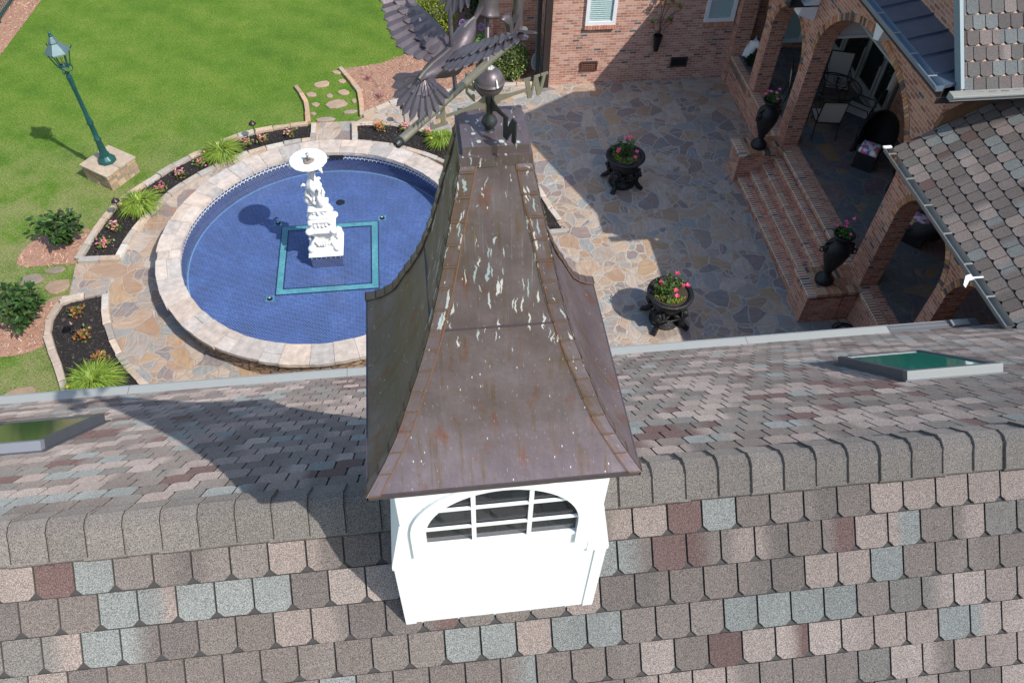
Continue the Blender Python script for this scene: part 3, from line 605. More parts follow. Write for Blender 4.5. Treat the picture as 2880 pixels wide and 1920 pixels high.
build(mb, 'draped_stem', M['marble'], ftn, smooth=True)
mb = MB(); mb.lathe([(.06, 2.37), (.16, 2.40), (.26, 2.425), (.325, 2.455), (.345, 2.475), (.335, 2.485), (.26, 2.462), (.12, 2.445), (0, 2.44)], (fx, fy, 0), 48, rf=lambda a, z: 1 + .012 * math.sin(16 * a))
for k in range(3):
    an = -PI / 2 + .75 + k * 2 * PI / 3; mb.blob((fx + .31 * math.cos(an), fy + .31 * math.sin(an), 2.42), (.045, .045, .05), 8, jit=.1); mb.blob((fx + .345 * math.cos(an), fy + .345 * math.sin(an), 2.385), (.022, .022, .045), 8)
build(mb, 'bowl', M['marble'], ftn, smooth=True)
mb = MB(); mb.lathe([(.0, 2.452), (.10, 2.452), (.105, 2.462), (.08, 2.48), (.045, 2.487), (.03, 2.47)], (fx, fy, 0), 16, rf=lambda a, z: 1 + .12 * math.sin(3 * a + 1)); build(mb, 'nozzle_ring', m_plain('stained_stone', (.20, .17, .14), .8, noise=.3), ftn)
mb = MB(); mb.lathe([(.012, 2.46), (.012, 2.54), (.022, 2.55), (.034, 2.60), (.034, 2.615), (0, 2.62)], (fx, fy, 0), 12); build(mb, 'nozzle', M['gutter'], ftn, smooth=True)

# ================================================================== STREET LAMP
lx, ly = -7.04, 15.33
lamp = thing('lamp_post', 'dark green garden lamp post with lantern on a square stone base in the lawn', 'lamp post', (lx, ly, 0), world=True)
Mr = Matrix.Translation((lx, ly, 0)) @ Matrix.Rotation(math.radians(-36), 4, 'Z')
mb = MB()
for lv in range(5):
    z0, z1 = .075 * lv, .075 * (lv + 1) - .004
    for sd in range(4):
        R4 = Mr @ Matrix.Rotation(PI / 2 * sd, 4, 'Z'); x = -.40
        while x < .40:
            ww = random.uniform(.10, .26); x1 = min(x + ww, .40); c = random.choice([(.38, .27, .17), (.30, .22, .15), (.42, .31, .21), (.26, .20, .15), (.36, .23, .13)]); mb.box(x + .003, x1 - .003, .36, .40 + random.uniform(-.008, .008), z0, z1, c, R4); x = x1
    mb.box(-.37, .37, -.37, .37, z0, z1 + .004, (.06, .045, .03), Mr)
for (x0, x1, y0, y1) in ((-.42, -.02, -.42, .1), (-.01, .42, -.42, -.05), (-.42, -.02, .11, .42), (-.01, .42, -.04, .42)): mb.box(x0, x1, y0, y1, .375, .415 + random.uniform(-.003, .003), random.choice([(.42, .33, .24), (.38, .30, .22)]), Mr)
build(mb, 'stone_base', M['stone'], lamp)
mb = MB(); hx = ngon(8, 0)
mb.lathe([(.20, .415), (.205, .44), (.16, .50), (.10, .56), (.085, .58)], (lx, ly, 0), 32, rf=hx)
mb.lathe([(.10, .56), (.105, .60), (.085, .64), (.075, .75), (.06, .95), (.075, .97), (.075, 1.0), (.055, 1.02), (.052, 1.35), (.068, 1.38), (.07, 1.42), (.05, 1.45), (.062, 1.50), (.045, 1.54), (.042, 2.2), (.052, 2.23), (.045, 2.28), (.052, 2.42), (.06, 2.48), (.055, 2.52), (.035, 2.56), (.05, 2.60)], (lx, ly, 0), 16)
build(mb, 'post', M['lampgreen'], lamp, smooth=True)
mb = MB(); NL = 6
def hexp(r, z, k, off=0): a = 2 * PI * (k + off) / NL + .4; return Vector((lx + r * math.cos(a), ly + r * math.sin(a), z))
for k in range(NL):
    mb.tube([hexp(.115, 2.74, k), hexp(.215, 3.06, k)], .011, 6)
    mb.tube([hexp(.115, 2.74, k), hexp(.115, 2.74, k + 1)], .012, 6); mb.tube([hexp(.215, 3.06, k), hexp(.215, 3.06, k + 1)], .014, 6)
    if k % 2 == 0: mb.tube([Vector((lx, ly, 2.6)), hexp(.11, 2.62, k), hexp(.14, 2.68, k), hexp(.12, 2.75, k)], .011, 6)
mb.lathe([(0, 2.735), (.11, 2.735), (.11, 2.75), (0, 2.752)], (lx, ly, 0), NL)
build(mb, 'lantern_frame', M['lampgreen'], lamp)
mb = MB()
for k in range(NL): mb.face([hexp(.112, 2.75, k), hexp(.112, 2.75, k + 1), hexp(.21, 3.05, k + 1), hexp(.21, 3.05, k)])
build(mb, 'lantern_glass', M['clear'], lamp)
mb = MB(); mb.tube([(lx, ly, 2.75), (lx, ly, 2.86)], .012, 8); mb.blob((lx, ly, 2.89), (.012, .012, .035), 8); build(mb, 'burner', m_plain('brass', (.5, .4, .25), .3, .7), lamp)
Lr = m_plain('weathered_green_metal', (.10, .155, .16), .42, .3, noise=.25, nsc=9)
mb = MB(); mb.lathe([(.215, 3.05), (.25, 3.06), (.24, 3.08), (.19, 3.14), (.10, 3.24), (.085, 3.25), (.105, 3.265), (.09, 3.29), (.045, 3.36), (.03, 3.38)], (lx, ly, 0), NL, M=Matrix.Rotation(.4, 4, 'Z')); build(mb, 'lantern_roof', Lr, lamp)
mb = MB(); mb.lathe([(.03, 3.37), (.045, 3.40), (.02, 3.42), (.028, 3.45), (.01, 3.48), (.0, 3.52)], (lx, ly, 0), 10)
for k in range(0, NL, 2): mb.tube([hexp(.24, 3.07, k), hexp(.285, 3.12, k), hexp(.265, 3.17, k)], [.018, .012, .003], 6)
build(mb, 'finial', M['lampgreen'], lamp)

# ================================================================== FENCE
fence = thing('metal_fence', 'dark green metal picket fence in the far left corner beyond the lawn', 'fence', (-11.5, 20, 0), world=True)
def fx_(y): return -11.62 + (y - 20) * .06
mb = MB(); y = 15.0
while y < 27: mb.tube([(fx_(y), y, .04), (fx_(y), y, 1.22)], .011, 4); mb.lathe([(.011, 1.22), (.02, 1.235), (0, 1.29)], (fx_(y), y, 0), 4); y += .105
build(mb, 'pickets', M['lampgreen'], fence)
for z in (.15, 1.0, 1.12):
    mb = MB(); mb.box(-.02, .02, 0, 12, z - .016, z + .016, M=Matrix.Translation((fx_(15), 15, 0)) @ Matrix.Rotation(-.06, 4, 'Z')); build(mb, 'rail', M['lampgreen'], fence)
for y in (15.2, 17.6, 20, 22.45, 24.9):
    mb = MB(); mb.box(fx_(y) - .035, fx_(y) + .035, y - .035, y + .035, 0, 1.30); mb.box(fx_(y) - .045, fx_(y) + .045, y - .045, y + .045, 1.30, 1.33); build(mb, 'post', M['lampgreen'], fence)

# ================================================================== PLANTS
def leafset(mb, C, D, L_, W_, cols, fold=.25, droop=0.0):
    """C centres Nx3, D unit directions Nx3, leaves as folded pointed quads"""
    n = len(C); L_ = L_[:, None]; W_ = W_[:, None]
    up = rng.normal(size=(n, 3)) * .35 + np.array([0, 0, 1.0]); S = np.cross(D, up); S /= np.linalg.norm(S, axis=1)[:, None] + 1e-9; N_ = np.cross(S, D)
    b_ = C; t = C + D * L_ + np.array([0, 0, -1]) * L_ * droop; m1 = C + D * L_ * .45 + S * W_ / 2 + N_ * W_ * fold; m2 = C + D * L_ * .45 - S * W_ / 2 + N_ * W_ * fold; mid = C + D * L_ * .5
    V = np.stack([b_, m1, t, m2, mid], 1).reshape(-1, 3); i = np.arange(n)[:, None] * 5
    F = np.concatenate([i + np.array([0, 1, 4]), i + np.array([1, 2, 4]), i + np.array([2, 3, 4]), i + np.array([3, 0, 4])])
    cc = np.array(cols)[rng.integers(0, len(cols), n)] * rng.uniform(.7, 1.3, (n, 1)); mb.np(V, F, np.repeat(cc, 5, 0))
def dirs(n, up=.4):
    D = rng.normal(size=(n, 3)); D[:, 2] = np.abs(D[:, 2]) * .6 + up; return D / np.linalg.norm(D, axis=1)[:, None]
def crown(mb, c, r, n, ls, cols, lump=.18, shell=.75, up=.3, wr=.6):
    D = rng.normal(size=(n, 3)); D /= np.linalg.norm(D, axis=1)[:, None]
    ph = rng.uniform(0, 6.28, 6); R = 1 + lump * (np.sin(D[:, 0] * 5 + ph[0]) * np.sin(D[:, 1] * 5 + ph[1]) + .6 * np.sin(D[:, 2] * 7 + ph[2]) * np.sin(D[:, 0] * 9 + ph[3]))
    rad = rng.uniform(shell, 1.03, n) * R; P = np.array(c) + D * np.array(r) * rad[:, None]; P = P[P[:, 2] > .02]; D = D[:len(P)]
    O = (P - np.array(c)); O /= np.linalg.norm(O, axis=1)[:, None]; Q = O + rng.normal(size=O.shape) * .6; Q[:, 2] += up; Q /= np.linalg.norm(Q, axis=1)[:, None]
    leafset(mb, P, Q, rng.uniform(.7, 1.3, len(P)) * ls, rng.uniform(.7, 1.3, len(P)) * ls * wr, cols)
def daylily(x, y, label, R=.45, n=330, h=.42, seed=0):
    n = int(n * 1.9)
    t = thing('daylily_clump', label, 'ornamental grass', (x, y, .03), group='daylily clumps of the ring beds'); mb = MB()
    for k in range(n):
        a = random.uniform(0, 2 * PI); r0 = random.uniform(0, .10); rr = R * random.uniform(.25, 1.05); hh = h * random.uniform(.7, 1.1) * (1.15 - .35 * rr / R); w0 = random.uniform(.007, .013)
        c = random.choice([(.17, .26, .03), (.24, .34, .045), (.12, .21, .025), (.32, .40, .07), (.20, .29, .04)]); f = random.uniform(.8, 1.2); c = tuple(v * f for v in c)
        d = Vector((math.cos(a + random.uniform(-.3, .3)), math.sin(a + random.uniform(-.3, .3)), 0)); s = Vector((-d.y, d.x, 0)); b0 = Vector((math.cos(a) * r0, math.sin(a) * r0, 0)); P = []
        for j in range(6):
            tt = j / 5; p = b0 + d * (rr * (tt ** 1.25)) + Vector((0, 0, hh * (1.75 * tt - 1.35 * tt * tt))); P.append((p, w0 * (1 - tt ** 2) + .001))
        i = mb.vs([tuple(p + s * sg * w_) for p, w_ in P for sg in (-1, 1)], c)
        for j in range(5): mb.f.append((i + 2 * j, i + 2 * j + 1, i + 2 * j + 3, i + 2 * j + 2))
    build(mb, 'leaves', M['leaf'], t, uv=False)
    mb = MB()
    for k in range(1):
        a = 3.6; p = Vector((math.cos(a) * R * .7, math.sin(a) * R * .7, h * .55)); mb.tube([(0, 0, .05), tuple(p)], .004, 4, (.2, .25, .05))
        for j in range(5): q = Vector((math.cos(j * 1.26), math.sin(j * 1.26), .7)).normalized(); leafset(mb, np.array([p]), np.array([q]), np.array([.055]), np.array([.03]), [(.75, .55, .05)])
    build(mb, 'flower', M['petal'], t, uv=False); return t
daylily(-4.66, 15.75, 'large bright daylily clump with a yellow bud at the top of the left ring bed', .52, 420, .5)
daylily(-6.2, 14.08, 'bright green daylily clump halfway down the left ring bed beside a path light', .50, 400, .48)
daylily(-6.12, 9.2, 'big spiky daylily clump in the lower left bed just above the gutter', .56, 480, .55)
daylily(.45, 15.82, 'yellow green daylily clump in the bed beside the left edge of the copper roof', .40, 300, .42)
def begonia(x, y, label, r=.13, pink=(.80, .22, .30), leafc=None, nf=15, nl=60, h=.17):
    t = thing('begonia', label, 'flower', (x, y, .035), group='small bedding plants of the ring beds'); mb = MB()
    C = np.stack([rng.normal(0, r * .55, nl), rng.normal(0, r * .55, nl), rng.uniform(.02, h * .8, nl)], 1); leafset(mb, C, dirs(nl, .3), rng.uniform(.05, .085, nl), rng.uniform(.04, .06, nl), leafc or [(.12, .22, .04), (.20, .26, .06), (.10, .16, .03), (.30, .14, .06)])
    build(mb, 'leaves', M['leaf'], t, uv=False)
    if nf:
        mb = MB()
        for k in range(nf):
            c = Vector((random.gauss(0, r * .5), random.gauss(0, r * .5), random.uniform(h * .6, h * 1.1)))
            for j in range(4): q = Vector((math.cos(j * 1.57 + k), math.sin(j * 1.57 + k), .5)).normalized(); leafset(mb, np.array([c]), np.array([q]), np.array([.028]), np.array([.026]), [pink, tuple(min(1, v * 1.25) for v in pink)], 0)
        build(mb, 'blossom', M['petal'], t, uv=False)
    return t
for (x, y, lb, pk) in [(-3.18, 16.42, 'pale pink begonia nearest the stepping stone path in the upper left bed', (.85, .42, .45)), (-3.78, 16.25, 'salmon pink begonia between a path light and the path in the upper left bed', (.85, .32, .38)),
        (-4.13, 16.12, 'pink begonia tucked against the right side of the top daylily clump', (.80, .25, .34)), (-5.12, 15.5, 'pink begonia with a yellow bud at the lower left of the top daylily clump', (.85, .25, .40)),
        (-5.52, 15.1, 'full pink begonia alone in the middle of the left ring bed', (.88, .30, .42)), (-5.87, 14.6, 'hot pink begonia above the middle daylily clump', (.85, .12, .32)),
        (-6.62, 13.42, 'light pink begonia right below a path light in the left ring bed', (.85, .36, .48)), (-6.75, 12.92, 'pink and green begonia at the lower end of the left ring bed', (.85, .22, .34)),
        (-.42, 16.4, 'pink begonia at the foot of the path light beside the rod end', (.85, .30, .38)), (.10, 16.15, 'coral begonia to the left of the daylily by the copper roof', (.85, .22, .25)),
        (2.35, 12.95, 'pink begonia in the dark bed right of the cupola', (.88, .28, .32))]: begonia(x, y, lb, pink=pk)
begonia(-1.02, 16.5, 'orange and green leafy begonia at the left end of the bed under the rod', pink=(.75, .18, .12), nf=18, leafc=[(.25, .26, .05), (.45, .20, .06), (.15, .22, .04)])
for (x, y, lb) in [(-6.85, 11.05, 'orange and yellow croton at the top of the lower left bed'), (-6.62, 10.42, 'small red and orange croton beside the path light in the lower left bed'), (-6.2, 9.85, 'orange tinged croton behind the big lower daylily clump')]:
    t = begonia(x, y, lb, leafc=[(.30, .16, .04), (.30, .07, .04), (.14, .18, .04), (.34, .24, .06)], nf=0, nl=70, r=.12); t['category'] = 'small plant'; t.name = 'croton'
for (x, y, lb) in [(-1.30, 18.75, 'pinkish spiky young plant in the straw at the far left'), (-1.02, 17.9, 'pinkish spiky young plant in the straw nearer the bird tail')]:
    t = thing('spiky_plant', lb, 'small plant', (x, y, .01), group='spiky plants in the straw'); mb = MB(); n = 40
    C = np.zeros((n, 3)); C[:, :2] = rng.normal(0, .02, (n, 2)); leafset(mb, C, dirs(n, .5), rng.uniform(.12, .22, n), rng.uniform(.008, .014, n), [(.40, .15, .20), (.30, .12, .14)]); build(mb, 'leaves', M['leaf'], t, uv=False)
def shrub(x, y, label, r, h, n, ls, cols, nm='leafy_shrub', cat='shrub', grp=None, stems=7, wr=.5):
    t = thing(nm, label, cat, (x, y, 0), group=grp); mb = MB(); cs = []
    for k in range(stems):
        a = 2 * PI * k / stems + random.uniform(-.3, .3); rr = r * random.uniform(.35, .95); top = Vector((math.cos(a) * rr, math.sin(a) * rr, h * random.uniform(.55, 1.05))); mid = top * .5 + Vector((0, 0, h * .1)); mb.tube([(0, 0, 0), tuple(mid), tuple(top)], [.014, .011, .006], 5, (.12, .09, .05)); cs.append((mid, top))
    cs.append((Vector((0, 0, h * .3)), Vector((0, 0, h * .95))))
    build(mb, 'stem', M['bark'], t, uv=False); mb = MB()
    P = []; D = []
    for k in range(n):
        a_, b_ = random.choice(cs); q = a_.lerp(b_, random.uniform(-.3, 1.05)); a = random.uniform(0, 6.28); d = Vector((math.cos(a), math.sin(a), random.uniform(-.15, .55))).normalized(); P.append(q + d * random.uniform(.01, .08)); D.append(d)
    leafset(mb, np.array(P), np.array(D), rng.uniform(.7, 1.25, n) * ls, rng.uniform(.8, 1.2, n) * ls * wr, cols, .18, .15); build(mb, 'leaves', M['leaf'], t, uv=False); return t
dg = [(.035, .085, .018), (.05, .12, .022), (.025, .06, .014), (.075, .15, .03), (.045, .06, .025)]
shrub(-7.50, 13.05, 'upper dark leafy shrub in the straw patch left of the ring', .42, .75, 620, .15, dg, grp='dark leafy shrubs west of the ring', stems=11)
shrub(-7.72, 10.95, 'lower dark leafy shrub in the straw patch left of the ring', .52, .75, 720, .15, dg, grp='dark leafy shrubs west of the ring', stems=12)
def ball_shrub(x, y, r, h, label, cols, n, ls):
    t = thing('round_shrub', label, 'shrub', (x, y, 0)); mb = MB(); mb.tube([(0, 0, 0), (0, 0, h * .5)], [.04, .03], 6)
    for k in range(5): a = k * 1.26; mb.tube([(0, 0, h * .2), (r * .5 * math.cos(a), r * .5 * math.sin(a), h * .7)], [.02, .008], 5)
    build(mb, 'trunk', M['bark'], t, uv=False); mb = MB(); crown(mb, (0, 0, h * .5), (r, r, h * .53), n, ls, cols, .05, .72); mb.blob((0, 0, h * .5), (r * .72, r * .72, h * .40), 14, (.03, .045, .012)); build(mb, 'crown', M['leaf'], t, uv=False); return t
ball_shrub(.48, 20.75, .66, 1.15, 'big yellow green clipped round shrub behind the bird body', [(.26, .31, .03), (.32, .36, .05), (.18, .25, .025), (.40, .42, .08)], 5200, .055)
ball_shrub(2.42, 18.66, .47, .88, 'round glossy light speckled shrub against the dark gate post', [(.13, .20, .04), (.22, .27, .08), (.34, .37, .16), (.08, .13, .025)], 2600, .07)
hy = shrub(1.42, 19.2, 'bright green broad leaved hydrangea with round violet blooms behind the copper ball', .52, .75, 520, .15, [(.07, .20, .03), (.11, .27, .04), (.05, .14, .02)], nm='hydrangea', cat='flowering shrub', stems=10, wr=.75)
for (x, y, z) in ((-.15, .62, .88), (.33, .42, .86), (.0, .75, .80)):
    mb = MB(); n = 150; D = rng.normal(size=(n, 3)); D /= np.linalg.norm(D, axis=1)[:, None]; leafset(mb, np.array([x, y, z]) + D * .075, D, rng.uniform(.02, .03, n), rng.uniform(.02, .03, n), [(.42, .25, .62), (.50, .34, .70)], 0); build(mb, 'flower', M['petal'], hy, uv=False)
def tree(x, y, label, r, zc, rz, n, ls, cols, trunk=.12, nm='evergreen_tree', grp=None, sh=.35):
    t = thing(nm, label, 'tree', (x, y, 0), group=grp); mb = MB(); mb.tube([(0, 0, 0), (.05, .02, zc * .6), (0, 0, zc)], [trunk, trunk * .8, trunk * .4], 8)
    for k in range(8): a = k * .8; mb.tube([(0, 0, zc * (.35 + .07 * k)), (r * .7 * math.cos(a), r * .7 * math.sin(a), zc * (.6 + .07 * k))], [trunk * .35, .015], 5)
    build(mb, 'trunk', M['bark'], t, uv=False); mb = MB(); crown(mb, (0, 0, zc), (r, r, rz), n, ls, cols, .2, sh); build(mb, 'crown', M['leaf'], t, uv=False); return t
tree(1.9, 22.6, 'dark dense evergreen behind the round shrub, at the frame top behind the bird', 1.35, 2.1, 2.1, 9000, .14, [(.02, .05, .012), (.03, .07, .016), (.045, .09, .02)])
TL = ['behind the fence corner', 'straight behind the lamp post', 'behind the middle of the lawn', 'behind the dark evergreen', 'behind the brick house wing', 'at the far left beyond the fence', 'nearest of those beyond the fence', 'farthest right behind the house wing']
for k, (x, y) in enumerate(((-14.5, 33), (-8.5, 35), (-3, 34), (3, 36), (9, 37), (-19, 27), (-20, 19), (15, 35))):
    tree(x, y, 'tall green garden tree ' + TL[k], 3.4, 5.5, 5.2, 2600, .55, [(.03, .07, .015), (.05, .11, .02), (.07, .14, .03)], .25, 'garden_tree', 'trees beyond the lawn', .5)

# ------------------------------------------------------------------ path lights
def path_light():
    t = thing('path_light', '', 'path light', (0, 0, 0), group='black path lights'); mb = MB(); mb.tube([(0, 0, 0), (0, 0, .50)], .011, 8); mb.lathe([(.011, .46), (.02, .47), (.02, .52), (.012, .53)], (0, 0, 0), 10); build(mb, 'stem', M['darkmetal'], t)
    mb = MB(); mb.lathe([(0, .50), (.075, .505), (.088, .515), (.07, .545), (.03, .575), (.014, .59), (.016, .61), (0, .625)], (0, 0, 0), 16); build(mb, 'lamp_shade', m_plain('bronze', (.05, .035, .033), .4, .6), t, smooth=True); return t
PL = [(-3.93, 16.27, 'black path light at the top of the left ring bed near the stepping stones'), (-6.52, 13.75, 'black path light below the middle daylily clump of the left ring bed'), (-6.66, 10.35, 'black path light in the lower left bed between two crotons'), (-.42, 16.62, 'black path light behind the pink begonia beside the diagonal rod')]
p0 = path_light(); p0.location = (PL[0][0], PL[0][1], .02); p0['label'] = PL[0][2]
for x, y, lb in PL[1:]: dup(p0, (x, y, .02), random.uniform(0, 3), lb)

# ------------------------------------------------------------------ big planters and urns
def planter(x, y, rz, label, lit):
    t = thing('iron_planter', label, 'planter', (x, y, 0), rz, 'big black cast planters on the patio'); mb = MB()
    flute = lambda a, z: 1 + (.018 * math.sin(30 * a) if z > .36 else 0)
    mb.lathe([(.10, .30), (.20, .36), (.29, .43), (.33, .52), (.335, .60), (.32, .64), (.345, .67), (.36, .70), (.42, .725), (.445, .745), (.44, .765), (.405, .78), (.36, .765), (.345, .74), (.33, .70), (0, .70)], (0, 0, 0), 60, rf=flute); build(mb, 'bowl', M['iron'], t)
    mb = MB()
    for k in range(40):
        a = 2 * PI * k / 40; mb.blob((.395 * math.cos(a), .395 * math.sin(a), .777), (.022, .010, .008), 6, M=Matrix.Rotation(a, 3, 'Z'))
    for k in range(48):
        a = 2 * PI * k / 48; mb.blob((.338 * math.cos(a), .338 * math.sin(a), .645), (.015, .015, .018), 6)
    build(mb, 'rim_beading', M['iron'], t)
    mb = MB(); mb.lathe([(.30, 0), (.30, .03), (.24, .05), (.20, .10), (.14, .14), (.10, .22), (.13, .28), (.16, .33)], (0, 0, 0), 24); build(mb, 'pedestal', M['iron'], t)
    for k in range(4):
        a = PI / 4 + k * PI / 2; R4 = Matrix.Rotation(a, 4, 'Z'); mb = MB()
        pt = lambda r, z, s=0: R4 @ Vector((r, s, z))
        mb.tube([pt(.20, .50), pt(.28, .44), pt(.33, .34), (pt(.31, .24)), pt(.35, .14), pt(.42, .07), pt(.46, .04)], [.05, .085, .095, .07, .06, .055, .045], 10)
        mb.blob(tuple(pt(.36, .40)), (.075, .075, .085), 12, jit=.14); mb.blob(tuple(pt(.42, .375)), (.04, .04, .035), 8, jit=.1)
        for j in range(14): an = j * .449; mb.blob(tuple(pt(.34 + .02 * math.sin(j), .40 + .10 * math.sin(an), .09 * math.cos(an))), .03, 7, jit=.2)
        for s in (-.035, -.012, .012, .035): mb.tube([pt(.43, .06, s), pt(.49, .045, s * 1.2), pt(.51, .012, s * 1.2)], [.02, .019, .01], 6)
        for s in (-1, 1):
            mb.tube([pt(.30, .30, .04 * s), pt(.30, .36, .13 * s), pt(.25, .42, .16 * s)], [.04, .035, .01], 7)
        build(mb, 'lion_leg', M['iron'], t, smooth=True)
        R5 = Matrix.Rotation(a + PI / 4, 4, 'Z'); mb = MB(); mb.tube([R5 @ Vector((.30, .23 * q, .36 - .08 * (1 - q * q))) for q in (-1, -.6, -.2, .2, .6, 1)], .018, 6); build(mb, 'garland', M['iron'], t)
    mb = MB(); mb.lathe([(.345, .728), (.2, .745), (0, .75)], (0, 0, 0), 24); build(mb, 'soil', M['soil'], t, smooth=True)
    mb = MB(); n = 360; cs = [Vector((random.gauss(0, .11), random.gauss(.02, .11), 0)) for _ in range(13)]; P = []; D = []
    for c in cs: mb.tube([(c.x * .3, c.y * .3, .74), (c.x, c.y, 1.02 + c.y * .3)], [.008, .004], 4, (.10, .13, .04))
    for k in range(n):
        c = random.choice(cs); q = Vector((c.x * .5, c.y * .5, .78)).lerp(Vector((c.x * 1.3, c.y * 1.3, 1.10 - 2.2 * (c.x ** 2 + c.y ** 2))), random.random()); a = random.uniform(0, 6.28); d = Vector((math.cos(a), math.sin(a), random.uniform(0, .8))).normalized(); P.append(q); D.append(d)
    leafset(mb, np.array(P), np.array(D), rng.uniform(.055, .085, n), rng.uniform(.024, .036, n), [(.05, .12, .02), (.08, .18, .03), (.035, .08, .015), (.14, .22, .05)])
    n = 260; an = rng.uniform(2.4, 5.6, n); rr = rng.uniform(.16, .30, n); C = np.stack([rr * np.cos(an), rr * np.sin(an), np.full(n, .75)], 1); leafset(mb, C, dirs(n, .6), rng.uniform(.03, .055, n), rng.uniform(.015, .03, n), [(.28, .38, .03), (.16, .30, .03), (.22, .20, .06)])
    build(mb, 'plant', M['leaf'], t, uv=False)
    fl = [(.10, .10, 1.14), (-.17, .06, .93), (.20, -.05, .95), (.30, -.04, .93), (.03, -.12, .93), (-.20, .08, .99), (.04, -.20, .86)] if lit else [(.06, .10, 1.15), (.12, .12, 1.13), (.0, .12, 1.12), (-.20, -.02, .97), (-.22, -.05, .93), (.20, -.12, .90), (.13, -.22, .84)]
    mb = MB()
    for (x_, y_, z_) in fl:
        for j in range(6): a = j * 1.047 + x_ * 9; q = Vector((math.cos(a), math.sin(a) - .25, .5)).normalized(); leafset(mb, np.array([[x_, y_, z_]]), np.array([q]), np.array([.06]), np.array([.055]), [(.85, .08, .20), (.85, .16, .28)] if lit else [(.85, .16, .26)], .05)
    build(mb, 'blossom', M['petal'], t, uv=False); return t
planter(4.45, 14.02, .15, 'far black cast planter standing in the shade on lion feet with pink flowers', False)
planter(4.42, 9.82, .1, 'near black cast planter half in the sun with red and pink flowers', True)
def urn(x, y, label, side):
    t = thing('tall_urn', label, 'urn', (x, y, .815), side, 'tall dark urns on the brick pedestals'); mb = MB(); t.scale = (1.16, 1.16, 1.13)
    fl = lambda a, z: 1 + (.03 * abs(math.sin(6 * a)) if .28 < z < .62 else 0)
    mb.lathe([(0, 0), (.15, 0), (.155, .03), (.15, .07), (.11, .12), (.06, .17), (.05, .21), (.075, .25), (.07, .27), (.11, .36), (.165, .52), (.20, .66), (.205, .74), (.18, .83), (.125, .89), (.11, .94), (.13, .99), (.165, 1.03), (.17, 1.05), (.135, 1.045), (.10, 1.0), (0, .99)], (0, 0, 0), 40, rf=fl); build(mb, 'body', M['iron'], t, smooth=True)
    for s in (-1, 1):
        mb = MB(); mb.blob((.20 * s, -.02, .74), (.055, .05, .075), 10, jit=.08); mb.tube([(.22 * s, -.02, .78), (.28 * s, -.02, .76), (.285 * s, -.03, .69), (.235 * s, -.04, .68), (.23 * s, -.04, .73)], [.022, .02, .017, .013, .008], 7); mb.tube([(.14 * s, 0, .88), (.20 * s, 0, .86), (.215 * s, 0, .79)], [.02, .025, .02], 7); build(mb, 'ram_handle', M['iron'], t, smooth=True)
    mb = MB(); n = 120; C = np.stack([rng.normal(0, .055, n), rng.normal(0, .055, n), rng.uniform(1.0, 1.14, n)], 1); leafset(mb, C, dirs(n, .5), rng.uniform(.05, .09, n), rng.uniform(.02, .035, n), [(.06, .14, .025), (.04, .09, .02), (.10, .2, .03)]); build(mb, 'plant', M['leaf'], t, uv=False)
    mb = MB()
    for k in range(6):
        x_, y_, z_ = random.gauss(.02, .10), random.gauss(0, .08), random.uniform(1.13, 1.25); mb.tube([(x_ * .3, y_ * .3, 1.02), (x_, y_, z_)], .003, 4, (.1, .2, .04))
        for j in range(5): a = j * 1.257; q = Vector((math.cos(a), math.sin(a) - .3, .5)).normalized(); leafset(mb, np.array([[x_, y_, z_]]), np.array([q]), np.array([.042]), np.array([.04]), [(.88, .10, .35), (.9, .30, .50)], .05)
    build(mb, 'blossom', M['petal'], t, uv=False); return t
urn(7.5, 14.02, 'tall dark urn with pink geraniums on the far brick pedestal beside the arch pillar', .3)
urn(7.42, 9.80, 'tall dark urn with pink flowers on the near brick pedestal by the coiled hose', -.2)

